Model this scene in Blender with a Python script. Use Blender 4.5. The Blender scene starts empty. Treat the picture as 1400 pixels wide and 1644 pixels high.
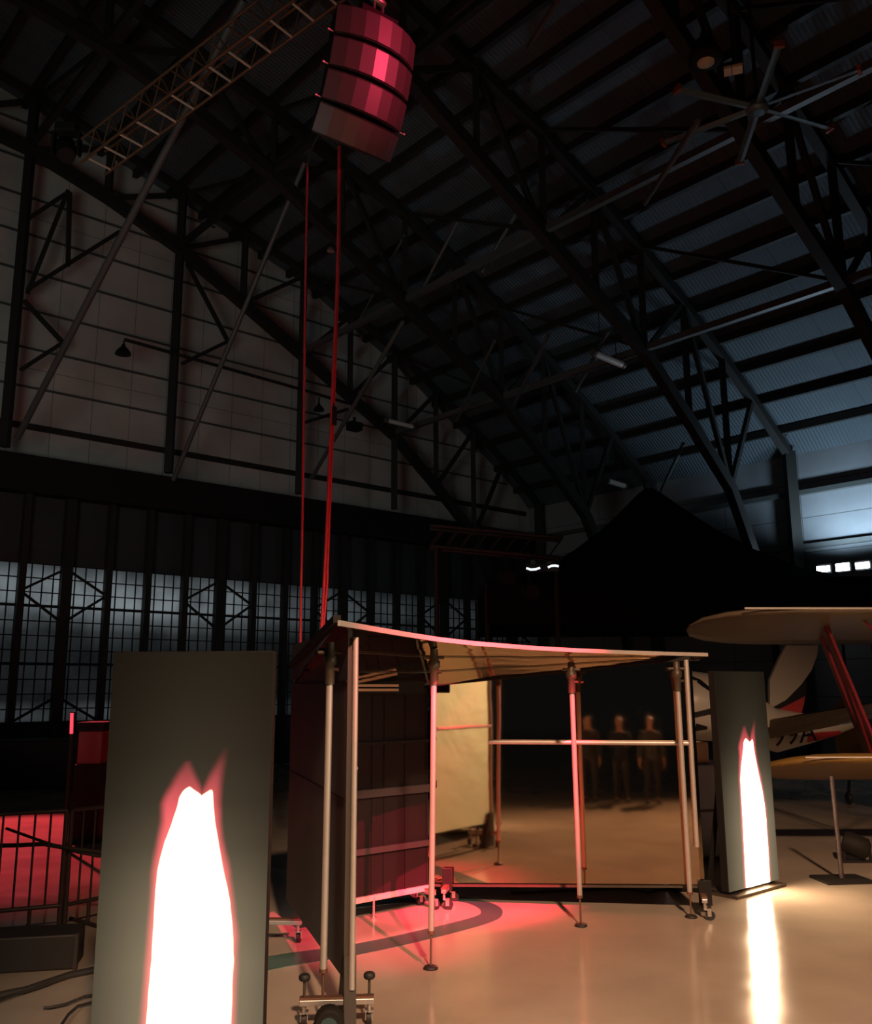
import bpy, math, random
from mathutils import Vector, Matrix
random.seed(7)
V = Vector
SC = bpy.context.scene
COL = SC.collection

# ------------------------------------------------------------------ camera
CAM_H = 2.15
F_PX = 1450.0
TILT = math.atan(283.0 / F_PX)
ROLL = math.radians(0.3)
cd = bpy.data.cameras.new('camera')
cd.sensor_fit = 'HORIZONTAL'
cd.sensor_width = 36.0
cd.lens = 36.0 * F_PX / 1400.0
cd.clip_start = 0.05
cd.clip_end = 300
cam = bpy.data.objects.new('camera', cd)
COL.objects.link(cam)
FW = V((0, math.cos(TILT), math.sin(TILT)))
RT0 = V((1, 0, 0))
UP0 = RT0.cross(FW)
RT = math.cos(ROLL) * RT0 - math.sin(ROLL) * UP0
UP = math.sin(ROLL) * RT0 + math.cos(ROLL) * UP0
cam.matrix_world = Matrix(((RT.x, UP.x, -FW.x, 0), (RT.y, UP.y, -FW.y, 0), (RT.z, UP.z, -FW.z, CAM_H), (0, 0, 0, 1)))
SC.camera = cam

# ------------------------------------------------------------------ world, exposure
SC.view_settings.view_transform = 'Standard'
SC.view_settings.look = 'None'
SC.view_settings.exposure = 0.0
SC.view_settings.gamma = 1.0
SC.view_settings.use_curve_mapping = False
SC.cycles.use_denoising = True
SC.cycles.max_bounces = 8
SC.cycles.sample_clamp_indirect = 4.0
wd = bpy.data.worlds.new('night')
SC.world = wd
wd.use_nodes = True
wd.node_tree.nodes['Background'].inputs[0].default_value = (0.75, 0.9, 1.0, 1)
wd.node_tree.nodes['Background'].inputs[1].default_value = 0.006


# ------------------------------------------------------------------ red stage lamps, added unseen fill lamps
def spot(name, loc, target, power, color, angle, blend=0.5, size=0.15):
    l = bpy.data.lights.new(name, 'SPOT')
    l.energy = power
    l.color = color
    l.spot_size = math.radians(angle)
    l.spot_blend = blend
    l.shadow_soft_size = size
    o = bpy.data.objects.new(name, l)
    COL.objects.link(o)
    o.location = loc
    o.rotation_euler = (V(target) - V(loc)).to_track_quat('-Z', 'Y').to_euler()
    return o


def area(name, loc, target, power, color, sx, sy):
    l = bpy.data.lights.new(name, 'AREA')
    l.shape = 'RECTANGLE'
    l.size = sx
    l.size_y = sy
    l.energy = power
    l.color = color
    o = bpy.data.objects.new(name, l)
    COL.objects.link(o)
    o.location = loc
    o.rotation_euler = (V(target) - V(loc)).to_track_quat('-Z', 'Y').to_euler()
    return o


WARM = (1.0, 0.62, 0.36)
RED = (1.0, 0.055, 0.11)
spot('warm_floor_fill', (2.5, -6.5, 10.5), (2.7, 6.8, 0.0), 15000, (1.0, 0.58, 0.35), 44, 0.9, 0.4)  # added unseen lamp behind the camera to warm the floor
spot('warm_panel_fill', (9.5, -0.5, 2.6), (-0.9, 7.2, 1.3), 1000, (1.0, 0.88, 0.64), 24, 0.6, 0.9)  # lamp added out of view to make the gold panel bright
spot('warm_side_fill', (-7.0, -1.0, 4.0), (-1.6, 6.2, -0.3), 900, (1.0, 0.82, 0.66), 30, 0.9, 0.3)  # made-up fill from the left, stands in for flare over the panel
spot('red_roof_spot', (2.2, -2.0, 12.2), (0.58, 7.95, 2.62), 85000, (1.0, 0.035, 0.085), 10.4, 0.7, 0.05)
spot('red_floor_spot', (4.0, -2.0, 10.6), (-0.6, 8.85, 0.35), 24000, RED, 10.5, 0.85, 0.04)
spot('red_array_spot', (8.5, 5.2, 10.4), (-0.62, 9.4, 9.35), 3000, (1.0, 0.05, 0.12), 12, 0.85, 0.25)
spot('red_far_spot', (-9.5, 19.5, 7.0), (-6.2, 13.9, 0), 8000, (1.0, 0.07, 0.10), 34, 0.6, 0.1)
spot('gable_fill', (-7.0, 3.0, 4.0), (-4.2, 27.0, 12.6), 1050, (0.90, 1.0, 0.93), 60, 0.6, 3.0)  # unseen fill added to brighten the gable wall evenly


# ------------------------------------------------------------------ geometry helpers
def ray(x, y):
    return FW + (x - 700) / F_PX * RT + (822 - y) / F_PX * UP


def at_z(x, y, z):
    d = ray(x, y)
    return V((0, 0, CAM_H)) + d * ((z - CAM_H) / d.z)


def at_d(x, y, dist):
    d = ray(x, y)
    return V((0, 0, CAM_H)) + d * (dist / d.y)


UA = V((-0.661, 0.750, 0)).normalized()      # along the hangar, towards the gable wall
WA = V((0.750, 0.661, 0)).normalized()       # across the hangar


def hp(s, a, z):
    return WA * s + UA * a + V((0, 0, z))


def on_plane(x, y, a):                        # where a sight line meets the cross plane at distance a
    d = ray(x, y)
    c = V((0, 0, CAM_H))
    return c + d * ((a - c.dot(UA)) / d.dot(UA))


class MB:
    def __init__(self):
        self.v, self.f, self.s, self.m = [], [], [], []
        self.mi = 0

    def add(self, vs, fs, smooth=False):
        n = len(self.v)
        self.v += [tuple(p) for p in vs]
        for f in fs:
            self.f.append(tuple(i + n for i in f))
            self.s.append(smooth)
            self.m.append(self.mi)
        return self

    def frame_box(self, o, ex, ey, ez):       # box from corner o with edge vectors
        o, ex, ey, ez = V(o), V(ex), V(ey), V(ez)
        if ex.cross(ey).dot(ez) < 0:
            o, ez = o + ez, -ez
        vs = [o, o + ex, o + ex + ey, o + ey, o + ez, o + ex + ez, o + ex + ey + ez, o + ey + ez]
        return self.add(vs, [(3, 2, 1, 0), (4, 5, 6, 7), (0, 1, 5, 4), (1, 2, 6, 5), (2, 3, 7, 6), (3, 0, 4, 7)])

    def box(self, c, sx, sy, sz, ex=(1, 0, 0)):
        ex = V(ex).normalized()
        ez = V((0, 0, 1))
        ey = ez.cross(ex)
        return self.frame_box(V(c) - ex * sx / 2 - ey * sy / 2 - ez * sz / 2, ex * sx, ey * sy, ez * sz)

    def bar(self, p, q, w, h, up=(0, 0, 1)):
        p, q = V(p), V(q)
        d = (q - p)
        u = V(up)
        sd = d.cross(u)
        if sd.length < 1e-4 * d.length:
            sd = d.cross(V((1, 0, 0)))
        sd.normalize()
        u2 = sd.cross(d).normalized()
        return self.frame_box(p - sd * w / 2 - u2 * h / 2, d, sd * w, u2 * h)

    def tube(self, p, q, r, n=12, r2=None, cap=True):
        p, q = V(p), V(q)
        r2 = r if r2 is None else r2
        d = (q - p).normalized()
        a = d.cross(V((0, 0, 1)))
        if a.length < 1e-3:
            a = d.cross(V((1, 0, 0)))
        a.normalize()
        b = d.cross(a)
        vs = []
        for (c, rr) in ((p, r), (q, r2)):
            for i in range(n):
                t = 2 * math.pi * i / n
                vs.append(c + (a * math.cos(t) + b * math.sin(t)) * rr)
        self.add(vs, [(i, (i + 1) % n, n + (i + 1) % n, n + i) for i in range(n)], True)
        if cap:
            self.add(vs[:n], [tuple(range(n - 1, -1, -1))])
            self.add(vs[n:], [tuple(range(n))])
        return self

    def path(self, pts, r, n=8):
        pts = [V(p) for p in pts]
        rings = []
        a = None
        for i, p in enumerate(pts):
            d = (pts[min(i + 1, len(pts) - 1)] - pts[max(i - 1, 0)]).normalized()
            if a is None:
                a = d.cross(V((0, 0, 1)))
                if a.length < 1e-3:
                    a = d.cross(V((1, 0, 0)))
            a = (a - d * a.dot(d)).normalized()
            b = d.cross(a)
            rings.append([p + (a * math.cos(2 * math.pi * k / n) + b * math.sin(2 * math.pi * k / n)) * r for k in range(n)])
        return self.loft(rings, True)

    def loft(self, rings, caps=True, smooth=True):
        n = len(rings[0])
        vs = [p for r in rings for p in r]
        fs = []
        for i in range(len(rings) - 1):
            for k in range(n):
                k2 = (k + 1) % n
                fs.append((i * n + k, i * n + k2, (i + 1) * n + k2, (i + 1) * n + k))
        self.add(vs, fs, smooth)
        if caps:
            self.add(rings[0], [tuple(range(n - 1, -1, -1))])
            self.add(rings[-1], [tuple(range(n))])
        return self

    def lathe(self, c, axis, prof, n=16):
        c = V(c)
        d = V(axis).normalized()
        a = d.cross(V((0, 0, 1)))
        if a.length < 1e-3:
            a = V((1, 0, 0))
        a.normalize()
        b = d.cross(a)
        rings = [[c + d * h + (a * math.cos(2 * math.pi * k / n) + b * math.sin(2 * math.pi * k / n)) * max(r, 1e-4) for k in range(n)] for (r, h) in prof]
        return self.loft(rings, True)

    def prism(self, poly, vec):               # polygon (list of points) extruded by vec
        poly = [V(p) for p in poly]
        n = len(poly)
        vec = V(vec)
        vs = poly + [p + vec for p in poly]
        fs = [tuple(range(n - 1, -1, -1)), tuple(range(n, 2 * n))] + [(i, (i + 1) % n, n + (i + 1) % n, n + i) for i in range(n)]
        return self.add(vs, fs)

    def build(self, name, mat, parent=None, bevel=0, fix=True):
        me = bpy.data.meshes.new(name)
        off = parent_loc(parent) if parent else V((0, 0, 0))
        me.from_pydata([tuple(V(p) - off) for p in self.v], [], self.f)
        mats = mat if isinstance(mat, (list, tuple)) else [mat]
        for m in mats:
            me.materials.append(m)
        for p, s, mi in zip(me.polygons, self.s, self.m):
            p.use_smooth = s
            p.material_index = mi
        me.update()
        if fix:
            import bmesh
            bm = bmesh.new()
            bm.from_mesh(me)
            bmesh.ops.recalc_face_normals(bm, faces=bm.faces)
            bm.to_mesh(me)
            bm.free()
        o = bpy.data.objects.new(name, me)
        COL.objects.link(o)
        if parent:
            o.parent = parent
        if bevel:
            b = o.modifiers.new('bevel', 'BEVEL')
            b.width = bevel
            b.segments = 2
            b.limit_method = 'ANGLE'
        return o


ABS = {}


def parent_loc(p):
    r = V((0, 0, 0))
    while p is not None:
        r = r + V(p.location)
        p = p.parent
    return r


def thing(name, label, cat, loc=(0, 0, 0), group=None):
    o = bpy.data.objects.new(name, None)
    o.empty_display_size = 0.2
    COL.objects.link(o)
    o.location = loc
    o['label'] = label
    o['category'] = cat
    if group:
        o['group'] = group
    return o


def tag(o, label, cat, group=None):
    o['label'] = label
    o['category'] = cat
    if group:
        o['group'] = group
    return o


def struct(o):
    o['kind'] = 'structure'
    return o


def copy_tree(o, parent=None):
    c = o.copy()
    COL.objects.link(c)
    if parent:
        c.parent = parent
    for ch in list(o.children):
        copy_tree(ch, c)
    return c


# ------------------------------------------------------------------ materials
def mat(name, col, rough=0.5, metal=0.0, emit=None, estr=0.0, bump=None, vary=None, spec=None):
    m = bpy.data.materials.new(name)
    m.use_nodes = True
    nt = m.node_tree
    b = nt.nodes['Principled BSDF']
    b.inputs['Base Color'].default_value = (*col, 1)
    b.inputs['Roughness'].default_value = rough
    b.inputs['Metallic'].default_value = metal
    if spec is not None:
        b.inputs['Specular IOR Level'].default_value = spec
    if emit:
        b.inputs['Emission Color'].default_value = (*emit, 1)
        b.inputs['Emission Strength'].default_value = estr
    tc = None
    if bump or vary:
        tc = nt.nodes.new('ShaderNodeTexCoord')
    if vary:                                   # (scale, amount)
        n = nt.nodes.new('ShaderNodeTexNoise')
        n.inputs['Scale'].default_value = vary[0]
        n.inputs['Detail'].default_value = 4
        nt.links.new(tc.outputs['Object'], n.inputs['Vector'])
        r = nt.nodes.new('ShaderNodeMapRange')
        r.inputs['From Min'].default_value = 0.3
        r.inputs['From Max'].default_value = 0.7
        r.inputs['To Min'].default_value = 1 - vary[1]
        r.inputs['To Max'].default_value = 1 + vary[1]
        nt.links.new(n.outputs['Fac'], r.inputs['Value'])
        mx = nt.nodes.new('ShaderNodeVectorMath')
        mx.operation = 'SCALE'
        mx.inputs[0].default_value = col
        nt.links.new(r.outputs[0], mx.inputs['Scale'])
        nt.links.new(mx.outputs[0], b.inputs['Base Color'])
    if bump:                                   # (scale, strength, distance)
        n = nt.nodes.new('ShaderNodeTexNoise')
        n.inputs['Scale'].default_value = bump[0]
        n.inputs['Detail'].default_value = 3
        nt.links.new(tc.outputs['Object'], n.inputs['Vector'])
        bp = nt.nodes.new('ShaderNodeBump')
        bp.inputs['Strength'].default_value = bump[1]
        bp.inputs['Distance'].default_value = bump[2]
        nt.links.new(n.outputs['Fac'], bp.inputs['Height'])
        nt.links.new(bp.outputs[0], b.inputs['Normal'])
    return m


class NT:                                       # tiny node-building helper
    def __init__(self, m):
        self.nt = m.node_tree

    def math(self, op, a, b=0.0, c=0.0, clamp=False):
        n = self.nt.nodes.new('ShaderNodeMath')
        n.operation = op
        n.use_clamp = clamp
        for i, x in enumerate((a, b, c)):
            if isinstance(x, (int, float)):
                n.inputs[i].default_value = x
            else:
                self.nt.links.new(x, n.inputs[i])
        return n.outputs[0]

    def smooth(self, x, lo, hi):
        n = self.nt.nodes.new('ShaderNodeMapRange')
        n.interpolation_type = 'SMOOTHSTEP'
        n.inputs['From Min'].default_value = lo
        n.inputs['From Max'].default_value = hi
        self.nt.links.new(x, n.inputs['Value'])
        return n.outputs[0]

    def curve(self, x, pts):                    # x in 0..1, y in 0..1
        n = self.nt.nodes.new('ShaderNodeFloatCurve')
        c = n.mapping.curves[0]
        pts = sorted(pts)
        c.points[0].location = pts[0]
        c.points[1].location = pts[-1]
        for p in pts[1:-1]:
            c.points.new(*p)
        for q in c.points:
            q.handle_type = 'VECTOR'
        n.mapping.update()
        self.nt.links.new(x, n.inputs['Value'])
        return n.outputs[0]

    def node(self, t):
        return self.nt.nodes.new(t)

    def link(self, a, b):
        self.nt.links.new(a, b)


M = {}
M['steel_dark'] = mat('dark_painted_steel', (0.024, 0.023, 0.020), 0.6, spec=0.3)
M['steel_grey'] = mat('grey_painted_steel', (0.10, 0.105, 0.10), 0.5, 0.2)
M['pipe'] = mat('pale_pipe', (0.11, 0.115, 0.11), 0.5, 0.2)
M['alu'] = mat('aluminium_tube', (0.55, 0.51, 0.47), 0.40, 0.5, vary=(6, 0.06))
M['alu_dark'] = mat('clamp_metal', (0.085, 0.068, 0.05), 0.5, 0.5)
M['rod'] = mat('threaded_rod', (0.22, 0.12, 0.08), 0.5, 0.6)
M['black'] = mat('matte_black', (0.012, 0.011, 0.010), 0.7, spec=0.25)
M['rubber'] = mat('black_rubber', (0.015, 0.015, 0.015), 0.6)
M['black_panel'] = mat('black_board', (0.060, 0.052, 0.044), 0.6, bump=(3, 0.08, 0.02), spec=0.4)
M['board_inner'] = mat('dark_board_inner', (0.018, 0.014, 0.014), 0.6, vary=(2, 0.15), spec=0.12)
M['board_rail'] = mat('dark_board_rail', (0.05, 0.04, 0.042), 0.45)
M['silver'] = mat('zinc_plated_steel', (0.60, 0.57, 0.55), 0.35, 0.8)
M['trim'] = mat('bright_edge_trim', (0.50, 0.46, 0.43), 0.4, 0.1)
M['gold'] = mat('gold_mirror_film', (0.72, 0.55, 0.40), 0.04, 1.0, bump=(1.2, 0.03, 0.04))
M['gold_ceiling'] = mat('gold_ceiling_film', (0.50, 0.37, 0.24), 0.05, 1.0, bump=(2.0, 0.08, 0.05))
M['gold_crinkle'] = mat('crinkled_gold_film', (0.82, 0.72, 0.50), 0.48, 1.0, bump=(3, 0.22, 0.05))
M['red_cable'] = mat('red_cable', (0.55, 0.05, 0.07), 0.5)
M['dark_cable'] = mat('dark_cable', (0.035, 0.03, 0.028), 0.6)
M['speaker'] = mat('speaker_grille', (0.20, 0.19, 0.19), 0.40, 0.6)
M['speaker_body'] = mat('speaker_case', (0.02, 0.02, 0.02), 0.6)
M['rig'] = mat('rigging_steel', (0.20, 0.11, 0.06), 0.5, 0.4)
M['rung'] = mat('bright_truss_rung', (0.75, 0.62, 0.48), 0.4, 0.2)
M['white_enamel'] = mat('white_enamel', (0.7, 0.68, 0.62), 0.4)
M['cream_lens'] = mat('cream_lamp_lens', (0.85, 0.72, 0.48), 0.4)
M['fan_blade'] = mat('fan_blade_alloy', (0.11, 0.19, 0.23), 0.4, 0.4)
M['fan_tip'] = mat('orange_blade_tip', (0.30, 0.07, 0.025), 0.5)
M['floor_paint'] = mat('green_floor_paint', (0.045, 0.115, 0.095), 0.28)
M['cream_wing'] = mat('cream_wing_fabric', (0.14, 0.11, 0.075), 0.34, vary=(3, 0.05))
M['yellow_wing'] = mat('yellow_wing_fabric', (0.22, 0.125, 0.03), 0.35)
M['plane_white'] = mat('white_aircraft_paint', (0.62, 0.58, 0.50), 0.35)
M['plane_black'] = mat('black_aircraft_paint', (0.012, 0.011, 0.012), 0.4)
M['plane_red'] = mat('red_aircraft_paint', (0.55, 0.05, 0.06), 0.35)
M['strut_red_lit'] = mat('red_lit_strut', (0.16, 0.012, 0.022), 0.4)  # red light on struts and wires put into their colour
M['canopy'] = mat('black_canopy_cloth', (0.010, 0.009, 0.008), 0.9, spec=0.1)
M['blue_case'] = mat('blue_grey_case', (0.34, 0.36, 0.48), 0.6)
M['cardboard'] = mat('tan_cardboard', (0.62, 0.42, 0.28), 0.8)
M['red_case'] = mat('red_case', (0.30, 0.03, 0.03), 0.5)
M['red_glow'] = mat('red_light_tube', (0.4, 0.02, 0.03), 0.4, emit=(1.0, 0.06, 0.10), estr=1.4)
M['white_led'] = mat('white_led_strip', (0.5, 0.5, 0.55), 0.4, emit=(0.85, 0.93, 1.0), estr=1.1)
M['flood_led'] = mat('flood_lamp_lens', (0.8, 0.8, 0.9), 0.3, emit=(0.72, 0.86, 1.0), estr=30)
M['teal'] = mat('teal_plastic', (0.03, 0.07, 0.07), 0.45)
M['barrier'] = mat('barrier_steel', (0.06, 0.045, 0.045), 0.5, 0.4)
M['wood_case'] = mat('black_case_ply', (0.02, 0.017, 0.015), 0.55)
M['skin'] = mat('skin', (0.45, 0.25, 0.17), 0.55)
M['cloth'] = mat('dark_clothes', (0.03, 0.03, 0.035), 0.85)

# floor: polished concrete with a sealed gloss, panel joints and worn patches
m = mat('polished_floor', (0.42, 0.36, 0.29), 0.16)
k = NT(m)
b = m.node_tree.nodes['Principled BSDF']
tc = k.node('ShaderNodeTexCoord')
nz = k.node('ShaderNodeTexNoise')
nz.inputs['Scale'].default_value = 0.9
nz.inputs['Detail'].default_value = 6
k.link(tc.outputs['Object'], nz.inputs['Vector'])
cr = k.node('ShaderNodeValToRGB')
cr.color_ramp.elements[0].position = 0.3
cr.color_ramp.elements[0].color = (0.36, 0.31, 0.25, 1)
cr.color_ramp.elements[1].position = 0.7
cr.color_ramp.elements[1].color = (0.47, 0.41, 0.33, 1)
k.link(nz.outputs['Fac'], cr.inputs[0])
k.link(cr.outputs[0], b.inputs['Base Color'])
nz2 = k.node('ShaderNodeTexNoise')
nz2.inputs['Scale'].default_value = 2.2
nz2.inputs['Detail'].default_value = 5
k.link(tc.outputs['Object'], nz2.inputs['Vector'])
mr = k.node('ShaderNodeMapRange')
mr.inputs['From Min'].default_value = 0.3
mr.inputs['From Max'].default_value = 0.7
mr.inputs['To Min'].default_value = 0.11
mr.inputs['To Max'].default_value = 0.20
k.link(nz2.outputs['Fac'], mr.inputs['Value'])
k.link(mr.outputs[0], b.inputs['Roughness'])
bp = k.node('ShaderNodeBump')
bp.inputs['Strength'].default_value = 0.03
bp.inputs['Distance'].default_value = 0.02
k.link(nz2.outputs['Fac'], bp.inputs['Height'])
k.link(bp.outputs[0], b.inputs['Normal'])
M['floor'] = m


# walls and roof: sheet panels with seams, in wall coordinates carried by the UV map
def sheet(name, col, seam, bw, bh, rough=0.7, corr=0.0, off=0.0):
    m = mat(name, col, rough)
    k = NT(m)
    b = m.node_tree.nodes['Principled BSDF']
    uv = k.node('ShaderNodeUVMap')
    br = k.node('ShaderNodeTexBrick')
    br.offset = off
    br.inputs['Color1'].default_value = (*col, 1)
    br.inputs['Color2'].default_value = (*[c * 0.93 for c in col], 1)
    br.inputs['Mortar'].default_value = (*seam, 1)
    br.inputs['Scale'].default_value = 1.0
    br.inputs['Mortar Size'].default_value = 0.012
    br.inputs['Brick Width'].default_value = bw
    br.inputs['Row Height'].default_value = bh
    k.link(uv.outputs[0], br.inputs['Vector'])
    nz = k.node('ShaderNodeTexNoise')
    nz.inputs['Scale'].default_value = 0.7
    nz.inputs['Detail'].default_value = 6
    k.link(uv.outputs[0], nz.inputs['Vector'])
    mr = k.node('ShaderNodeMapRange')
    mr.inputs['From Min'].default_value = 0.3
    mr.inputs['From Max'].default_value = 0.7
    mr.inputs['To Min'].default_value = 0.82
    mr.inputs['To Max'].default_value = 1.12
    k.link(nz.outputs['Fac'], mr.inputs['Value'])
    sc = k.node('ShaderNodeVectorMath')
    sc.operation = 'SCALE'
    k.link(br.outputs['Color'], sc.inputs[0])
    k.link(mr.outputs[0], sc.inputs['Scale'])
    k.link(sc.outputs[0], b.inputs['Base Color'])
    if corr:
        wv = k.node('ShaderNodeTexWave')
        wv.bands_direction = 'X'
        wv.inputs['Scale'].default_value = corr
        k.link(uv.outputs[0], wv.inputs['Vector'])
        bp = k.node('ShaderNodeBump')
        bp.inputs['Strength'].default_value = 0.5
        bp.inputs['Distance'].default_value = 0.03
        k.link(wv.outputs['Fac'], bp.inputs['Height'])
        k.link(bp.outputs[0], b.inputs['Normal'])
    return m


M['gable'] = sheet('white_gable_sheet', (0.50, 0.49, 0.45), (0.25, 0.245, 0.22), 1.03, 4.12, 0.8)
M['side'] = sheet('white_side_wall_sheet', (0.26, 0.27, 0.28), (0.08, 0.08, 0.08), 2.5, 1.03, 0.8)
M['roof'] = sheet('grey_roof_sheet', (0.075, 0.098, 0.112), (0.04, 0.05, 0.06), 2.5, 3.09, 0.75, corr=3.0)
M['door_metal'] = mat('dark_door_sheet', (0.035, 0.040, 0.043), 0.6, vary=(0.6, 0.3))

# lit night windows of the hangar door: what shows through the glass glows faintly in bands
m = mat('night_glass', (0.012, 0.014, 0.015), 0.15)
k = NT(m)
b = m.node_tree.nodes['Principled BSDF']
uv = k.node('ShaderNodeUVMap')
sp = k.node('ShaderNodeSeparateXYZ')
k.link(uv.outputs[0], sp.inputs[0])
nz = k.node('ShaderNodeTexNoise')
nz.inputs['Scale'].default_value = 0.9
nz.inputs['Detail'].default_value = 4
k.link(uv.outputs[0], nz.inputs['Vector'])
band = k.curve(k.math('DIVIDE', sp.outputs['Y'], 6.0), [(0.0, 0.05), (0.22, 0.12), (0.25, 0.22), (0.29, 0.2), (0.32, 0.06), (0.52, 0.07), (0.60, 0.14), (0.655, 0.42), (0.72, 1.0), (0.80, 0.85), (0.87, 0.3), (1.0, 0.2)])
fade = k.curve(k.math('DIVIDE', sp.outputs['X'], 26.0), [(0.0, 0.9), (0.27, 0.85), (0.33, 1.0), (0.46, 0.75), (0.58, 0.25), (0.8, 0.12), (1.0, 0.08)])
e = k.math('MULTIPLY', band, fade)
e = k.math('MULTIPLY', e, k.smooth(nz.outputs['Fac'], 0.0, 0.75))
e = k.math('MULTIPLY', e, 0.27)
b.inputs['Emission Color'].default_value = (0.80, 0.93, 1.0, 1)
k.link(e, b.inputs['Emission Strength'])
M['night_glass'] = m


# the flame picture shown by the two LED screens (u across 0..1, v up 0..1 over the screen)
def flame_screen(name, xs, gain):
    """xs: rows (v, core_l, core_r, outer_l, outer_r) in screen u"""
    m = mat(name, (0.006, 0.0055, 0.005), 0.7, spec=0.05)
    k = NT(m)
    b = m.node_tree.nodes['Principled BSDF']
    uv = k.node('ShaderNodeUVMap')
    sp = k.node('ShaderNodeSeparateXYZ')
    k.link(uv.outputs[0], sp.inputs[0])
    u, v = sp.outputs['X'], sp.outputs['Y']
    nz = k.node('ShaderNodeTexNoise')
    nz.inputs['Scale'].default_value = 9.0
    nz.inputs['Detail'].default_value = 2
    k.link(uv.outputs[0], nz.inputs['Vector'])
    uw = k.math('ADD', u, k.math('MULTIPLY', k.math('SUBTRACT', nz.outputs['Fac'], 0.5), 0.022))
    cl = k.curve(v, [(r[0], r[1]) for r in xs['core']])
    crr = k.curve(v, [(r[0], r[2]) for r in xs['core']])
    ol = k.curve(v, [(r[0], r[1]) for r in xs['outer']])
    orr = k.curve(v, [(r[0], r[2]) for r in xs['outer']])

    def inside(l, r, soft):
        a = k.smooth(k.math('SUBTRACT', uw, l), -soft, soft)
        c = k.smooth(k.math('SUBTRACT', r, uw), -soft, soft)
        return k.math('MULTIPLY', a, c)

    core = inside(cl, crr, 0.018)
    outer = inside(ol, orr, 0.034)
    # notch between the two tongues
    nx, nv, tv = xs['notch']
    dv = k.math('SUBTRACT', v, nv)
    w = k.math('MULTIPLY', dv, xs['spread'])
    nm = k.smooth(k.math('SUBTRACT', k.math('ABSOLUTE', k.math('SUBTRACT', uw, nx)), w), -0.03, 0.03)
    outer = k.math('MULTIPLY', outer, nm)
    dv2 = k.math('SUBTRACT', v, xs['core_notch'])
    w2 = k.math('MULTIPLY', dv2, xs['spread'] * 3.0)
    nm2 = k.smooth(k.math('SUBTRACT', k.math('ABSOLUTE', k.math('SUBTRACT', uw, nx)), w2), -0.03, 0.03)
    core = k.math('MULTIPLY', core, nm2)
    # haze and bloom around the flame, painted into the screen's emission
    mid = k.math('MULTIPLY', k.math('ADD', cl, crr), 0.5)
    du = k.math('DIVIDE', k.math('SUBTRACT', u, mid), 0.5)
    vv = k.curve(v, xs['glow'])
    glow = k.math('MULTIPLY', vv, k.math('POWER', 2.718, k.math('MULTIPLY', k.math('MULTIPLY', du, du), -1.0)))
    tot = k.node('ShaderNodeCombineXYZ')
    fade = k.smooth(v, xs['tip'], xs['tip'] - 0.22)

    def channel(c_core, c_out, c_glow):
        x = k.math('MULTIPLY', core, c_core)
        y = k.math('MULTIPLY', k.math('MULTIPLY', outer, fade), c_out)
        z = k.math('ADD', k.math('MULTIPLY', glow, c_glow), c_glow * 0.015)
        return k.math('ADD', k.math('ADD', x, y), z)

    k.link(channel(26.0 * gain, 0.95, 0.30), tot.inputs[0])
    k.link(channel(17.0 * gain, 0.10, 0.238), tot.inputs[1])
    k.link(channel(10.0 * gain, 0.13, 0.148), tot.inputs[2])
    k.link(tot.outputs[0], b.inputs['Emission Color'])
    b.inputs['Emission Strength'].default_value = 1.0
    return m


def uv_map(o, fn):
    me = o.data
    l = me.uv_layers.new(name='UVMap')
    for lp in me.loops:
        l.data[lp.index].uv = fn(me.vertices[lp.vertex_index].co + parent_loc(o.parent) if o.parent else me.vertices[lp.vertex_index].co)


# ================================================================== THE HANGAR
L = 23.4                        # distance to the gable wall along UA
S_EAVE = 25.4
TOP = [(-14, 14.2), (-10, 16.0), (-5, 17.5), (0, 18.3), (3, 18.15), (5.43, 17.71), (10.17, 16.49), (14.74, 15.16), (18.9, 13.18), (22.48, 11.06), (24.76, 9.54), (25.4, 8.95)]
BOT = [(-14, 11.9), (-10, 13.8), (-5, 15.6), (0, 16.45), (5.34, 15.91), (6.9, 15.68), (10.29, 14.44), (14.3, 12.36), (18.27, 10.29), (21.65, 7.51), (23.5, 4.0)]


def interp(tab, s):
    for (s0, z0), (s1, z1) in zip(tab, tab[1:]):
        if s <= s1:
            return z0 + (z1 - z0) * (s - s0) / (s1 - s0)
    return tab[-1][1]


# floor
mb = MB()
mb.frame_box((-45, -25, -0.2), (100, 0, 0), (0, 80, 0), (0, 0, 0.2))
struct(mb.build('floor', M['floor']))

# gable wall above the door
poly = [hp(s, L, z) for s, z in TOP if s >= -14] + [hp(25.4, L, 7.9), hp(-14, L, 7.9)]
mb = MB()
mb.prism(poly, UA * 0.25)
wall = struct(mb.build('wall_left', M['gable']))
uv_map(wall, lambda p: (p.dot(WA) + 40, p.z - 7.9 + 10.0))
for i in range(9):
    z = 8.72 + i * 1.03
    smax = 25.2
    while interp(TOP, smax) < z + 0.1:
        smax -= 0.1
    mb = MB()
    mb.bar(hp(-13.5, L - 0.03, z), hp(smax, L - 0.03, z), 0.05, 0.05 if i else 0.16)
    mb.build('girt', M['steel_grey'] if i else M['steel_dark'], wall)

# door header
mb = MB()
mb.frame_box(hp(-14, L - 0.55, 6.95), WA * 40, UA * 0.75, (0, 0, 0.92))
struct(mb.build('trim_1', M['black']))

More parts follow.
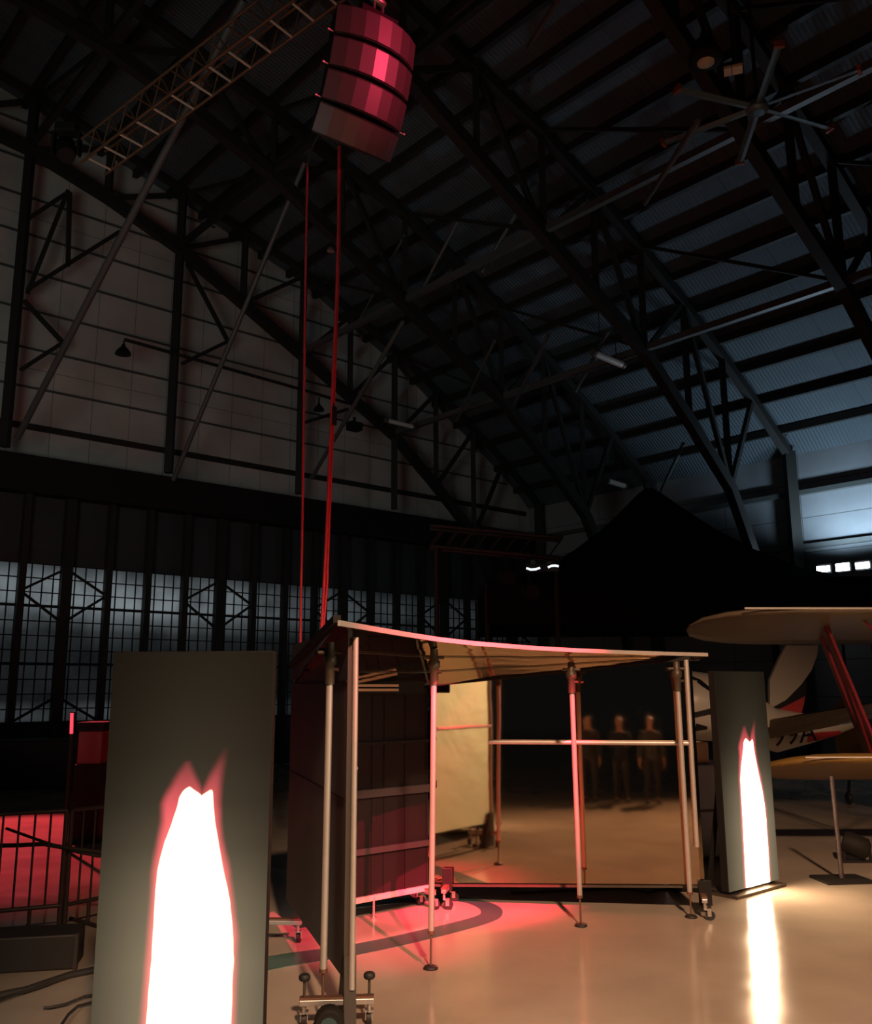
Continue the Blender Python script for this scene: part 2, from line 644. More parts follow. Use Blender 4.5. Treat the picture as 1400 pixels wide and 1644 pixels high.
# sliding door leaves with glazing
S0 = 2.22
PW = 1.07
leaf = 0
for li in range(-3, 6):
    s0 = S0 + li * 4 * PW + 1.5
    s1 = s0 + 4 * PW
    if s1 > 25.9:
        s1 = 25.3
    leaf += 1
    a = L - 0.05
    root = bpy.data.objects.new('door_%d' % leaf, None)
    COL.objects.link(root)
    root.location = hp((s0 + s1) / 2, a, 0)
    struct(root)
    mb = MB()
    mb.frame_box(hp(s0, a, 5.25), WA * (s1 - s0), UA * 0.1, (0, 0, 1.75))
    mb.build('upper_sheet', M['door_metal'], root)
    mb = MB()
    mb.frame_box(hp(s0, a, 0.02), WA * (s1 - s0), UA * 0.1, (0, 0, 1.33))
    mb.build('lower_sheet', M['door_metal'], root)
    mb = MB()
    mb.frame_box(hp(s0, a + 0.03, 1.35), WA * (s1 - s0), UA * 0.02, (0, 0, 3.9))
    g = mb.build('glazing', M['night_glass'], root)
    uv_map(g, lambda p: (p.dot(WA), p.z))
    mb = MB()
    n = int(round((s1 - s0) / 0.265))
    for i in range(1, n):
        s = s0 + (s1 - s0) * i / n
        mb.frame_box(hp(s - 0.014, a - 0.01, 1.35), WA * 0.028, UA * 0.03, (0, 0, 3.9))
    for j in range(0, 12):
        z = 1.35 + 3.9 * j / 11
        mb.frame_box(hp(s0, a - 0.012, z - 0.014), WA * (s1 - s0), UA * 0.03, (0, 0, 0.028 if j % 4 else 0.07))
    mb.build('glazing_bars', M['steel_dark'], root)
    for i in range(4):
        s = s0 + i * PW
        if s > s1 - 0.2:
            continue
        mb = MB()
        w = 0.26 if i == 0 else 0.16
        mb.frame_box(hp(s - w / 2, a - 0.22, 0.02), WA * w, UA * 0.21, (0, 0, 6.95))
        mb.build('stile', M['steel_dark'], root)
        if i in (0, 3) and s + PW < s1 + 0.1:
            zc = 4.55
            sj = s if i == 0 else s + PW
            st = s + PW if i == 0 else s
            for dz in (-0.75, 0.62):
                mb = MB()
                mb.bar(hp(st, a - 0.08, zc), hp(sj, a - 0.08, zc + dz), 0.06, 0.06)
                mb.build('diagonal', M['steel_dark'], root)
            mb = MB()
            mb.bar(hp(sj, a - 0.08, 2.0), hp(st, a - 0.08, 1.38), 0.06, 0.06)
            mb.build('diagonal', M['steel_dark'], root)

# side wall (to the right, far end)
A0 = -6.0
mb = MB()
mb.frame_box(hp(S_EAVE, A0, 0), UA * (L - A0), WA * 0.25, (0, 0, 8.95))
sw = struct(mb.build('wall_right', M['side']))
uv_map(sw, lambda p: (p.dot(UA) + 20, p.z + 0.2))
for z in (4.2, 6.15, 7.75):
    mb = MB()
    mb.bar(hp(S_EAVE - 0.09, A0, z), hp(S_EAVE - 0.09, L - 0.7, z), 0.18, 0.14)
    mb.build('girt', M['steel_grey'], sw)

# curved roof sheet with its purlins
mb = MB()
fine = []
for (s0, z0), (s1, z1) in zip(TOP, TOP[1:]):
    fine.append((s0, z0))
fine.append(TOP[-1])
n = len(fine)
vs = [hp(s, A0, z) for s, z in fine] + [hp(s, L + 0.2, z) for s, z in fine] + [hp(s, A0, z + 0.15) for s, z in fine] + [hp(s, L + 0.2, z + 0.15) for s, z in fine]
fs = []
for i in range(n - 1):
    fs.append((i, i + 1, n + i + 1, n + i))
    fs.append((2 * n + i, 3 * n + i, 3 * n + i + 1, 2 * n + i + 1))
fs += [(0, n, 3 * n, 2 * n), (n - 1, 3 * n - 1, 4 * n - 1, 2 * n - 1)]
for i in range(n - 1):
    fs.append((i, 2 * n + i, 2 * n + i + 1, i + 1))
    fs.append((n + i, n + i + 1, 3 * n + i + 1, 3 * n + i))
mb.add(vs, fs)
ceil = struct(mb.build('ceiling', M['roof']))
uv_map(ceil, lambda p: (p.dot(UA) + 20, p.dot(WA) + 30))
s = -12.5
while s < 25.2:
    z = interp(TOP, s)
    mb = MB()
    mb.bar(hp(s, A0, z - 0.11), hp(s, L - 0.05, z - 0.11), 0.13, 0.22)
    mb.build('purlin', M['steel_dark'], ceil)
    s += 1.03

# roof trusses
NODES = [-12.4, -10.3, -8.2, -6.2, -4.1, -2.05, 0, 2.05, 4.1, 6.1, 8.15, 10.28, 12.33, 14.43, 16.26, 18.1, 19.93, 21.7, 23.2]
TL = {22.6: 'steel roof truss standing against the pale gable wall',
      17.6: 'dark roof truss in front of the gable wall, first clear of it',
      12.6: 'dark roof truss whose leg comes down beside the black canopy peak',
      7.6: 'dark roof truss whose chord crosses just behind the ceiling fan',
      2.6: 'dark roof truss highest overhead, nearest above the booth'}
for a, lab in TL.items():
    t = thing('roof_truss', lab, 'truss', hp(23.5, a, 0), 'steel roof trusses')
    th = 0.30
    mb = MB()
    pts = [(s, interp(TOP, s) - (0.20 if a > 22 else 0.34)) for s in NODES] + [(25.0, 9.0)]
    for (s0, z0), (s1, z1) in zip(pts, pts[1:]):
        mb.bar(hp(s0, a, z0), hp(s1, a, z1), 0.22, 0.12 if a > 22 else 0.24)
    mb.build('top_chord', M['steel_dark'], t)
    mb = MB()
    pts = [(s, interp(BOT, s)) for s in NODES[:-1]] + [(22.6, 5.8), (23.5, 4.0), (24.0, 0.0)]
    for (s0, z0), (s1, z1) in zip(pts, pts[1:]):
        mb.bar(hp(s0, a, z0), hp(s1, a, z1), 0.24, th)
    mb.build('bottom_chord', M['steel_dark'], t)
    mb = MB()
    mb.bar(hp(25.1, a, 9.0), hp(25.1, a, 0), 0.3, 0.3)
    mb.build('column', M['steel_dark'], t)
    for i, s in enumerate(NODES[:-1]):
        zt, zb = interp(TOP, s) - 0.34, interp(BOT, s)
        mb = MB()
        if a > 22 and i % 2 == 1 and s > 0 and s < 19:
            mb.bar(hp(s, a, zt), hp(s, a, 7.9), 0.2, 0.2)
            mb.build('post', M['steel_dark'], t)
        elif a > 22 and s > 0:
            zq = zb
            mb.bar(hp(s, a, zt), hp(s, a, zq), 0.17, 0.17)
            mb.build('post', M['steel_dark'], t)
        else:
            mb.bar(hp(s, a, zt), hp(s, a, zb), 0.14, 0.14)
            mb.build('post', M['steel_dark'], t)
        # web diagonal
        s2 = NODES[i + 1]
        z2t, z2b = interp(TOP, s2) - 0.34, interp(BOT, min(s2, 22.5))
        mb = MB()
        if i % 2 == 0 and a < 22:
            mb.bar(hp(s, a, zt), hp(s2, a, z2b), 0.12, 0.12)
        else:
            mb.bar(hp(s, a, zb), hp(s2, a, z2t), 0.12, 0.12)
        mb.build('diagonal', M['steel_dark'], t)
    if a > 22:                                 # sway bracing under the bottom chord
        for p_, q_ in (((44, 471), (109, 306)), ((112, 309), (109, 427)), ((44, 465), (192, 372)), ((47, 350), (104, 312)), ((38, 482), (101, 550)),
                       ((101, 550), (33, 594)), ((300, 422), (366, 548)), ((366, 548), (292, 584)), ((487, 679), (558, 657))):
            mb = MB()
            mb.bar(on_plane(*p_, a), on_plane(*q_, a), 0.10, 0.10)
            mb.build('diagonal', M['steel_dark'], t)

for s in (6.1, 10.28, 14.43, 18.1):
    z = interp(BOT, s)
    mb = MB()
    mb.bar(hp(s, -2.0, z + 0.1), hp(s, 22.5, z + 0.1), 0.14, 0.16)
    mb.build('tie_beam', M['steel_grey'] if s > 12 else M['steel_dark'], ceil)
    for a0_ in (2.6, 7.6, 12.6, 17.6):
        mb = MB()
        mb.bar(hp(s, a0_, z + 0.1), hp(s, a0_ + 5.0, interp(TOP, s) - 0.3), 0.08, 0.08)
        mb.build('sway_brace', M['steel_dark'], ceil)

# long pipe braces between gable wall and trusses (two sight points, on two cross planes)
BR = [((28, 703), 22.3, (391, 0), 12.9, 0.078, 'long straight pipe brace rising from the left end of the door header'),
      ((278, 771), 22.3, (489, 262), 17.2, 0.062, 'pipe brace rising from the second post foot on the door header'),
      ((500, 768), 22.3, (648, 515), 17.3, 0.06, 'pipe brace rising beside the third post foot, crossing the red cables'),
      ((675, 471), 17.3, (738, 350), 15.6, 0.045, 'thin pale pipe brace above the top of the third header brace'),
      ((577, 515), 20.5, (650, 376), 17.5, 0.035, 'thin faint pipe brace just above the edge of the pale gable'),
      ((774, 437), 15.2, (858, 292), 13.4, 0.05, 'thin pale pipe brace under the dark middle of the roof'),
      ((733, 676), 19.5, (794, 548), 14.8, 0.04, 'thin faint pipe brace close to the right tip of the gable'),
      ((825, 650), 17.0, (882, 535), 12.9, 0.05, 'thin bluish pipe brace left of the short tilted tube lamp'),
      ((924, 628), 16.0, (977, 530), 12.9, 0.05, 'thin bluish pipe brace that crosses the short tilted tube lamp'),
      ((1061, 789), 16.2, (1097, 712), 12.9, 0.05, 'thin pale pipe brace just above the black canopy peak'),
      ((1035, 327), 9.5, (1120, 195), 6.0, 0.045, 'thin dim pipe brace below left of the ceiling fan'),
      ((848, 76), 9.0, (895, 0), 6.5, 0.04, 'thin dim pipe brace at the top right of the speaker array')]
for p0, a0, p1, a1, r, lab in BR:
    mb = MB()
    P, Q = on_plane(*p0, a0), on_plane(*p1, a1)
    mb.tube(P, Q, r, 10)
    tag(mb.build('pipe_brace', M['pipe']), lab, 'brace', 'pipe braces under the roof')


# hanging lamps and other roof fittings
def pendant(px, py, a, lab, sc=1.0, stem=0.5):
    c = on_plane(px, py, a)
    t = thing('pendant_lamp', lab, 'lamp', c, 'bell lamps on the gable wall')
    mb = MB()
    mb.lathe(c, (0, 0, 1), [(0.27 * sc, -0.16 * sc), (0.25 * sc, -0.08 * sc), (0.15 * sc, 0.06 * sc), (0.07 * sc, 0.12 * sc), (0.06 * sc, 0.2 * sc)], 16)
    mb.build('lamp_shade', M['black'], t)
    mb = MB()
    mb.tube(c + V((0, 0, 0.18 * sc)), c + V((0, 0, 0.18 * sc + stem)), 0.025, 8)
    mb.build('stem', M['steel_dark'], t)
    return t


pendant(198, 562, 21.9, 'small black bell lamp on the pale gable, left end of its conduit', 0.75, 0.12)
pendant(512, 654, 21.9, 'small black bell lamp on the gable beside the red cables', 0.62, 0.2)
c = on_plane(569, 685, 21.9)
mb = MB()
mb.box(c, 0.42, 0.35, 0.26, WA)
mb.box(c + V((0, 0, 0.2)), 0.08, 0.08, 0.22, WA)
tag(mb.build('wall_box', M['black'], bevel=0.03), 'small black box lamp on the gable right of the red cables', 'lamp')
mb = MB()
mb.bar(on_plane(200, 545, 22.0), on_plane(487, 626, 22.0), 0.07, 0.07)
mb.bar(on_plane(487, 626, 22.0), on_plane(560, 648, 22.0), 0.07, 0.07)
tag(mb.build('conduit', M['steel_dark']), 'dark straight conduit running across the pale gable to the bell lamp', 'conduit')


def tube_lamp(p, q, a, lab, r=0.09):
    P, Q = on_plane(*p, a), on_plane(*q, a)
    t = thing('tube_lamp', lab, 'lamp', (P + Q) / 2, 'unlit tube lamps hung under the roof')
    mb = MB()
    mb.tube(P, Q, r, 10)
    mb.build('tube', M['white_enamel'], t)
    d = (Q - P).normalized()
    for pp, qq in ((P - d * 0.08, P), (Q, Q + d * 0.08)):
        mb = MB()
        mb.tube(pp, qq, r * 1.15, 10)
        mb.build('end_cap', M['steel_grey'], t)
    mb = MB()
    for f in (0.2, 0.8):
        c = P.lerp(Q, f)
        mb.tube(c, c + V((0, 0, 1.2)), 0.012, 6)
    mb.build('hanger', M['steel_dark'], t)


tube_lamp((955, 567), (998, 585), 13.0, 'pale short tube lamp hanging in the middle of the roof')
tube_lamp((976, 772), (1002, 780), 18.0, 'short pale tube lamp low above the black canopy')
tube_lamp((622, 675), (662, 685), 21.0, 'pale tube lamp hung before the gable, right of the red cables', 0.07)
tube_lamp((1264, 698), (1344, 739), 12.5, 'long thin tube lamp near the bluish lit roof edge', 0.04)

c = at_d(1133, 98, 12.0)
t = thing('ceiling_lamp', 'round black hung lamp with a cream lens beside the ceiling fan', 'lamp', c)
mb = MB()
mb.lathe(c, (0, 0, 1), [(0.18, -0.02), (0.25, 0.0), (0.24, 0.1), (0.14, 0.32), (0.06, 0.4), (0.05, 0.5)], 20)
mb.build('lamp_shade', M['black'], t)
mb = MB()
mb.lathe(c + V((0, 0, -0.03)), (0, 0, 1), [(0.02, -0.015), (0.125, -0.01), (0.13, 0.02)], 20)
mb.build('lens', M['cream_lens'], t)
mb = MB()
mb.tube(c + V((0, 0, 0.5)), c + V((0, 0, 4.9)), 0.015, 6)
mb.build('hanger', M['steel_dark'], t)
c = at_d(1178, 115, 12.0)
t = thing('ceiling_sensor', 'small cream two-part square fitting between round lamp and ceiling fan', 'fitting', c)
d = V((1, -0.35, 0)).normalized()
for i, (o, w) in enumerate(((-0.085, 0.11), (0.055, 0.15))):
    mb = MB()
    mb.box(c + d * o + V((0, 0, 0.03)), w, 0.19, 0.05, d)
    mb.build('plate', M['cream_lens'], t, bevel=0.006)
mb = MB()
mb.box(c + V((0, 0, 0.09)), 0.26, 0.16, 0.07, d)
mb.tube(c + V((0, 0, 0.1)), c + V((0, 0, 5.0)), 0.015, 6)
mb.build('housing', M['black'], t)

# big ceiling fan, six blades
c = at_d(1216, 174, 12.0)
t = thing('ceiling_fan', 'large six-bladed ceiling fan with orange blade tips under the dark roof', 'fan', c)
mb = MB()
mb.lathe(c, (0, 0, 1), [(0.05, -0.06), (0.15, -0.05), (0.17, 0.0), (0.12, 0.1), (0.06, 0.14)], 20)
mb.build('hub', M['fan_blade'], t)
mb = MB()
mb.tube(c + V((0, 0, 0.12)), c + V((0, 0, 5.4)), 0.03, 8)
mb.build('downrod', M['steel_dark'], t)
tips = [(1250, 75), (1377, 115), (1330, 207), (1188, 260), (1068, 230), (1090, 145)]
for tp in tips:
    T = at_z(*tp, c.z)
    d = (T - c)
    d.z = 0
    ln = min(d.length, 1.9)
    d.normalize()
    sd = d.cross(V((0, 0, 1)))
    T = c + d * ln
    mb = MB()
    mb.loft([[p - sd * 0.055 + V((0, 0, 0.02)), p - sd * 0.02 + V((0, 0, 0.045)), p + sd * 0.055 + V((0, 0, -0.01)), p + sd * 0.0 + V((0, 0, -0.01))] for p in (c + d * 0.13, c + d * (ln * 0.5), T)], True, False)
    bl = mb.build('blade', M['fan_blade'], t)
    mb = MB()
    mb.frame_box(T - sd * 0.07 - V((0, 0, 0.03)), d * 0.05, sd * 0.14, (0, 0, 0.09))
    mb.build('blade_tip', M['fan_tip'], bl)

# flood lights low on the far side wall
for px, py, lab in ((1337, 912, 'glaring white twin flood light low before the far side wall'), (1401, 906, 'glaring white flood light cut by the frame edge')):
    d = ray(px, py)
    c0 = V((0, 0, CAM_H))
    Pf = c0 + d * ((24.6 - c0.dot(WA)) / d.dot(WA))
    t = thing('flood_light', lab, 'flood light', Pf, 'flood lights at the side wall')
    for o in (-0.27, 0.27):
        q = Pf + UA * o
        mb = MB()
        mb.box(q + V((0, 0, 0.0)) + WA * 0.1, 0.42, 0.16, 0.26, UA)
        mb.build('housing', M['black'], t)
        mb = MB()
        mb.box(q - WA * 0.0, 0.36, 0.03, 0.20 if o < 0 else 0.16, UA)
        mb.build('lens', M['flood_led'], t)
    mb = MB()
    mb.bar(Pf + WA * 0.2 - UA * 0.5, Pf + WA * 0.2 + UA * 0.5, 0.05, 0.05)
    mb.tube(Pf + WA * 0.2, Pf + WA * 0.2 - V((0, 0, Pf.z)), 0.04, 8)
    mb.build('stand', M['steel_dark'], t)
    l = bpy.data.lights.new('flood_beam', 'SPOT')
    l.energy = 300
    l.color = (0.55, 0.78, 1.0)
    l.spot_size = math.radians(150)
    l.spot_blend = 0.6
    l.shadow_soft_size = 0.12
    lo = bpy.data.objects.new('flood_beam', l)
    COL.objects.link(lo)
    lo.location = Pf - WA * 0.45 + V((0, 0, 0.2))
    lo.rotation_euler = (V((0.1, 0.0, 1.0))).to_track_quat('-Z', 'Y').to_euler()

# ================================================================== LINE ARRAY SPEAKER
th0 = math.radians(38)
e1 = V((math.cos(th0), math.sin(th0), 0))
nh = V((math.sin(th0), -math.cos(th0), 0))
topc = at_d(607, 38, 9.3)
t = thing('line_array', 'hanging curved stack of four loudspeaker cabinets lit red', 'speaker', topc)
cur = topc.copy()
CW, CHT = 1.10, 0.36
for i, tl in enumerate((10, 17, 25, 36)):
    tl = math.radians(tl)
    fr = (nh * math.cos(tl) + V((0, 0, -1)) * math.sin(tl)).normalized()
    dn = (V((0, 0, -1)) * math.cos(tl) - nh * math.sin(tl)).normalized()
    root = cur
    nst = 7
    arc = []
    for q in range(nst + 1):
        ang = math.radians(-38 + 76 * q / nst)
        arc.append((e1 * math.sin(ang) * CW / 2 / math.sin(math.radians(38))) + fr * (CW / 2 / math.sin(math.radians(38)) * (math.cos(ang) - math.cos(math.radians(38)))))
    body = MB()
    back = 0.42
    poly = [root + p * 0.985 - fr * 0.012 for p in arc] + [root + e1 * CW * 0.36 - fr * back, root - e1 * CW * 0.36 - fr * back]
    body.prism(poly, dn * (CHT - 0.015))
    cb = body.build('speaker_cabinet', M['speaker_body'], t)
    gr = MB()
    pl = [root + p for p in arc] + [root + p - fr * 0.02 for p in reversed(arc)]
    gr.prism([p + dn * 0.02 for p in pl], dn * (CHT - 0.05))
    gr.build('grille', M['speaker'], cb)
    for sd in {0: (-1,), 1: (-1,), 2: (-1, 1), 3: ()}[i]:
        pn = MB()
        base = root + e1 * sd * CW * 0.5 - fr * 0.03 + dn * (CHT - 0.03)
        pn.tube(base, base + e1 * sd * 0.07, 0.008, 8)
        pn.tube(base + e1 * sd * 0.055, base + e1 * sd * 0.08, 0.016, 8)
        pn.build('rigging_pin', M['silver'], cb)
    cur = root + dn * (CHT + 0.012)
BOTTOM = cur
mb = MB()
mb.bar(topc - nh * 0.4 + V((0, 0, 0.09)), topc + nh * 0.05 + V((0, 0, 0.09)), 0.5, 0.08)
mb.build('fly_frame', M['speaker_body'], t)
mb = MB()
for o in (-0.06, 0.06):
    mb.tube(topc + e1 * o + V((0, 0, 0.1)), topc + e1 * o + V((0, 0, 0.34)), 0.02, 8)
mb.lathe(topc + V((0, 0, 0.3)), e1, [(0.03, -0.1), (0.055, -0.05), (0.055, 0.05), (0.03, 0.1)], 12)
mb.build('shackle', M['silver'], t)
mb = MB()
mb.tube(topc + V((0, 0, 0.34)), topc + V((0, 0, 7.8)), 0.02, 8)
mb.build('chain', M['steel_dark'], t)


# red cables down to the booth
def cable(pts, r, lab, m='red_cable'):
    P = [at_d(x, y, d) for x, y, d in pts]
    ctl = []
    for i in range(len(P) - 1):
        for j in range(6):
            f = j / 6
            p0, p1, p2, p3 = P[max(i - 1, 0)], P[i], P[i + 1], P[min(i + 2, len(P) - 1)]
            ctl.append(0.5 * ((2 * p1) + (p2 - p0) * f + (2 * p0 - 5 * p1 + 4 * p2 - p3) * f * f + (3 * p1 - p0 - 3 * p2 + p3) * f ** 3))
    ctl.append(P[-1])
    mb = MB()
    mb.path(ctl, r, 8)
    return tag(mb.build('hanging_cable', M[m]), lab, 'cable', 'red cables hanging down behind the booth' if m == 'red_cable' else None)


cable([(544, 235, 9.9), (542, 420, 9.9), (533, 640, 9.9), (524, 860, 9.9), (516, 1012, 9.9), (512, 1060, 9.9)], 0.017, 'thick red cable hanging straight below the speaker array')
cable([(546, 235, 9.93), (544, 420, 9.93), (536, 650, 9.93), (527, 880, 9.93), (525, 940, 9.93), (519, 1012, 9.93), (518, 1060, 9.93)], 0.014, 'red cable twinned with the thick one below the speaker array')
cable([(494, 262, 9.9), (491, 420, 9.9), (488, 640, 9.9), (485, 860, 9.9), (483, 960, 9.9), (482, 1060, 9.9)], 0.014, 'thin red cable hanging alone left of the thick red one')
cable([(512, 215, 9.8), (500, 240, 9.85), (494, 270, 9.9)], 0.012, 'short black cable curling from the lowest cabinet', 'dark_cable')
c = at_d(537, 668, 9.9)
mb = MB()
mb.box(c, 0.05, 0.05, 0.22)
tag(mb.build('cable_connector', M['black'], bevel=0.01), 'black cable connector taped onto the thick red cable', 'connector')
c = at_d(531, 401, 9.85)
mb = MB()
mb.lathe(c, (0, 0, 1), [(0.045, -0.02), (0.04, 0.01), (0.02, 0.03)], 12)
tag(mb.build('cable_clip', M['silver']), 'small pale clip beside the thick red cable', 'clip')

# ================================================================== LIGHTING TRUSS (upper left)
P0, P1 = at_d(150, 252, 16.0), at_d(492, -8, 12.6)
t = thing('lighting_truss', 'long orange-lit box truss slanting up at the top left', 'truss', P0)
ax = (P1 - P0)
P1 = P0 + ax * 1.12
ax = P1 - P0
sd = ax.cross(V((0, 0, 1))).normalized()
upv = sd.cross(ax).normalized()
if upv.z < 0:
    upv = -upv
hw = 0.26
cors = [(-1, -1), (1, -1), (1, 1), (-1, 1)]
for (i, j) in cors:
    mb = MB()
    mb.tube(P0 + sd * i * hw + upv * j * hw, P1 + sd * i * hw + upv * j * hw, 0.028, 8)
    mb.build('chord', M['rig'], t)
n = 13
for q in range(n):
    f = (q + 0.4) / n
    c = P0 + ax * f
    mb = MB()
    mb.tube(c - sd * hw - upv * hw, c + sd * hw - upv * hw, 0.024, 8)
    mb.build('rung', M['rung'], t)
    mb = MB()
    mb.tube(c - sd * hw + upv * hw, c + sd * hw + upv * hw, 0.018, 8)
    mb.build('rung', M['rig'], t)
    c2 = P0 + ax * min((q + 0.9) / n, 1)
    c3 = P0 + ax * min((q + 1.4) / n, 1)
    for i in (-1, 1):
        mb = MB()
        mb.tube(c + sd * i * hw - upv * hw, c2 + sd * i * hw + upv * hw, 0.015, 6)
        mb.tube(c2 + sd * i * hw + upv * hw, c3 + sd * i * hw - upv * hw, 0.015, 6)
        mb.build('lacing', M['rig'], t)
spot('truss_work_light', P1 + V((2.5, -4.0, -3.0)), P0 + ax * 0.55, 11, (1.0, 0.50, 0.22), 60, 0.8, 0.1)

c = at_d(106, 240, 15.8)
t = thing('moving_light', 'black moving stage light at the lower end of the box truss', 'stage light', c)
mb = MB()
mb.box(c + V((0, 0, 0.42)), 0.42, 0.3, 0.2)
mb.build('base', M['black'], t, bevel=0.03)
for sgn in (-1, 1):
    mb = MB()
    mb.box(c + V((sgn * 0.25, 0, 0.12)), 0.06, 0.16, 0.5)
    mb.build('yoke_arm', M['black'], t, bevel=0.02)
mb = MB()
mb.lathe(c, (0.3, -0.5, -0.8), [(0.10, -0.26), (0.18, -0.2), (0.19, 0.1), (0.16, 0.27)], 18)
mb.build('lamp_head', M['black'], t)

# ================================================================== THE MIRROR BOOTH
# back mirror wall
BL, BR_ = V((-0.04, 9.79, 0)), V((2.57, 9.29, 0))
bx = (BR_ - BL).normalized()
bn = V((bx.y, -bx.x, 0))                    # faces the viewer


def bpt(f, z, o=0.0):
    return BL.lerp(BR_, f) + bn * o + V((0, 0, z))


def ztop(f):
    return 2.17 + 0.25 * f


def zbot(f):
    return 0.20 + 0.07 * f


def wheel_frame(parent, c, ax, knob=True, span=0.5, rail_z=0.17, name='caster_frame'):
    """crossbar outrigger with two casters and two levelling knobs; c on the ground, ax across the panel"""
    c, ax = V(c), V(ax).normalized()
    lat = V((-ax.y, ax.x, 0))
    mb = MB()
    mb.bar(c - ax * span / 2 + V((0, 0, rail_z)), c + ax * span / 2 + V((0, 0, rail_z)), 0.05, 0.035)
    fr = mb.build(name, M['silver'], parent, bevel=0.004)
    mb = MB()
    mb.bar(c - ax * span / 2 + V((0, 0, rail_z + 0.026)), c + ax * span / 2 + V((0, 0, rail_z + 0.026)), 0.052, 0.014)
    mb.build('top_strip', M['rod'], fr)
    for sg in (-1, 1):
        e = c + ax * sg * (span / 2 - 0.03)
        w = e + lat * 0.045
        mb = MB()
        mb.tube(w + V((0, 0, 0.045)) - ax * 0.014, w + V((0, 0, 0.045)) + ax * 0.014, 0.045, 18)
        wh = mb.build('caster_wheel', M['rubber'], fr)
        mb = MB()
        mb.box(w + V((0, 0, 0.095)) - lat * 0.02, 0.055, 0.06, 0.01, ax)
        for s2 in (-1, 1):
            mb.box(w + V((0, 0, 0.066)) + ax * s2 * 0.022 - lat * 0.008, 0.006, 0.035, 0.06, ax)
        mb.tube(e + V((0, 0, 0.09)), e + V((0, 0, rail_z)), 0.014, 10)
        mb.build('caster_fork', M['silver'], fr)
        if knob:
            k0 = e + lat * 0.0
            mb = MB()
            mb.tube(k0 + V((0, 0, rail_z)), k0 + V((0, 0, rail_z + 0.13)), 0.009, 8)
            mb.build('knob_rod', M['alu_dark'], fr)
            mb = MB()
            mb.lathe(k0 + V((0, 0, rail_z + 0.13)), (0, 0, 1), [(0.028, 0), (0.038, 0.01), (0.038, 0.03), (0.028, 0.04)], 12)
            mb.build('knob', M['rubber'], fr)
    return fr


t = thing('mirror_panel', 'large gold mirror panel at the back of the booth with a pale mid rail', 'mirror', BL.lerp(BR_, 0.5), 'mirrored booth panels')
mb = MB()
NX, NZ = 12, 8
vs = []
for o in (0.0, -0.03):
    for j in range(NZ + 1):
        for i in range(NX + 1):
            f = i / NX
            vs.append(bpt(f, zbot(f) + (ztop(f) - zbot(f)) * j / NZ, o))
fs = []
w = NX + 1
half = (NX + 1) * (NZ + 1)
for j in range(NZ):
    for i in range(NX):
        q = (j * w + i, j * w + i + 1, (j + 1) * w + i + 1, (j + 1) * w + i)
        fs.append(q)
        fs.append(tuple(half + x for x in reversed(q)))
for i in range(NX):
    fs.append((i, half + i, half + i + 1, i + 1))
    fs.append((NZ * w + i, NZ * w + i + 1, half + NZ * w + i + 1, half + NZ * w + i))
for j in range(NZ):
    fs.append((j * w, (j + 1) * w, half + (j + 1) * w, half + j * w))
    fs.append((j * w + NX, half + j * w + NX, half + (j + 1) * w + NX, (j + 1) * w + NX))
mb.add(vs, fs)
mb.build('mirror_sheet', M['gold'], t)
mb = MB()
mb.bar(bpt(0.0, 0.175, 0.0), bpt(1.0, 0.25, 0.0), 0.04, 0.02)
mb.build('bottom_rail', M['alu_dark'], t)
mb = MB()
mb.bar(bpt(0.0, ztop(0) + 0.02, 0.0), bpt(1.0, ztop(1) + 0.02, 0.0), 0.06, 0.04)
mb.build('top_rail', M['black'], t)
mb = MB()
mb.tube(bpt(0.22, 1.60, 0.02), bpt(0.985, 1.60, 0.02), 0.023, 12)
mb.build('mid_rail', M['alu'], t)
mb = MB()
mb.tube(bpt(0.985, 0.62, 0.035), bpt(0.985, 2.42, 0.035), 0.024, 12)
mb.build('edge_tube', M['alu'], t)
mb = MB()
mb.bar(bpt(-0.005, 0.18), bpt(-0.005, 2.18), 0.03, 0.045, bn)
mb.build('edge_tube', M['black'], t)
wheel_frame(t, bpt(0.055, 0, 0.05), bn, False, 0.42)
wheel_frame(t, bpt(0.995, 0, 0.05), bn, False, 0.42)
mb = MB()
mb.box(bpt(0.055, 0.25, 0.05), 0.10, 0.05, 0.20, bx)
mb.build('post_block', M['black'], t)
mb = MB()
mb.box(bpt(1.005, 0.20, 0.02), 0.12, 0.06, 0.22, bx)
mb.build('post_block', M['black'], t)
# narrow return strip at the right edge
mb = MB()
mb.prism([bpt(0.992, 0.30, 0.03), bpt(1.006, 0.32, 0.0), bpt(1.006, 2.30, 0.0), bpt(0.992, 2.38, 0.03)], -bn * 0.02)
mb.build('edge_strip', M['gold_ceiling'], t)

# left panel: black outside, crinkled gold inside
LN, LF = V((-0.615, 6.33, 0)), V((-1.36, 8.60, 0))
lx = (LF - LN).normalized()
ln_ = V((lx.y, -lx.x, 0))                    # towards booth inside (right)
t = thing('mirror_panel', 'black-backed panel on the booth left side, seen nearly edge on', 'panel', LN.lerp(LF, 0.5), 'mirrored booth panels')
mb = MB()
mb.frame_box(LN + V((0, 0, 0.30)), LF - LN, ln_ * 0.03, (0, 0, 2.26))
mb.build('black_back', M['black_panel'], t)
mb = MB()
NX, NZ = 14, 10
o = LN + ln_ * 0.032 + V((0, 0, 0.31))
mb.frame_box(o, LF - LN, ln_ * 0.006, (0, 0, 2.1))
mb.build('mirror_sheet', M['gold_crinkle'], t)
mb = MB()
mb.tube(LN + ln_ * 0.05 - lx * 0.02 + V((0, 0, 0.24)), LN + ln_ * 0.05 - lx * 0.02 + V((0, 0, 2.50)), 0.02, 12)
mb.build('edge_tube', M['alu'], t)
mb = MB()
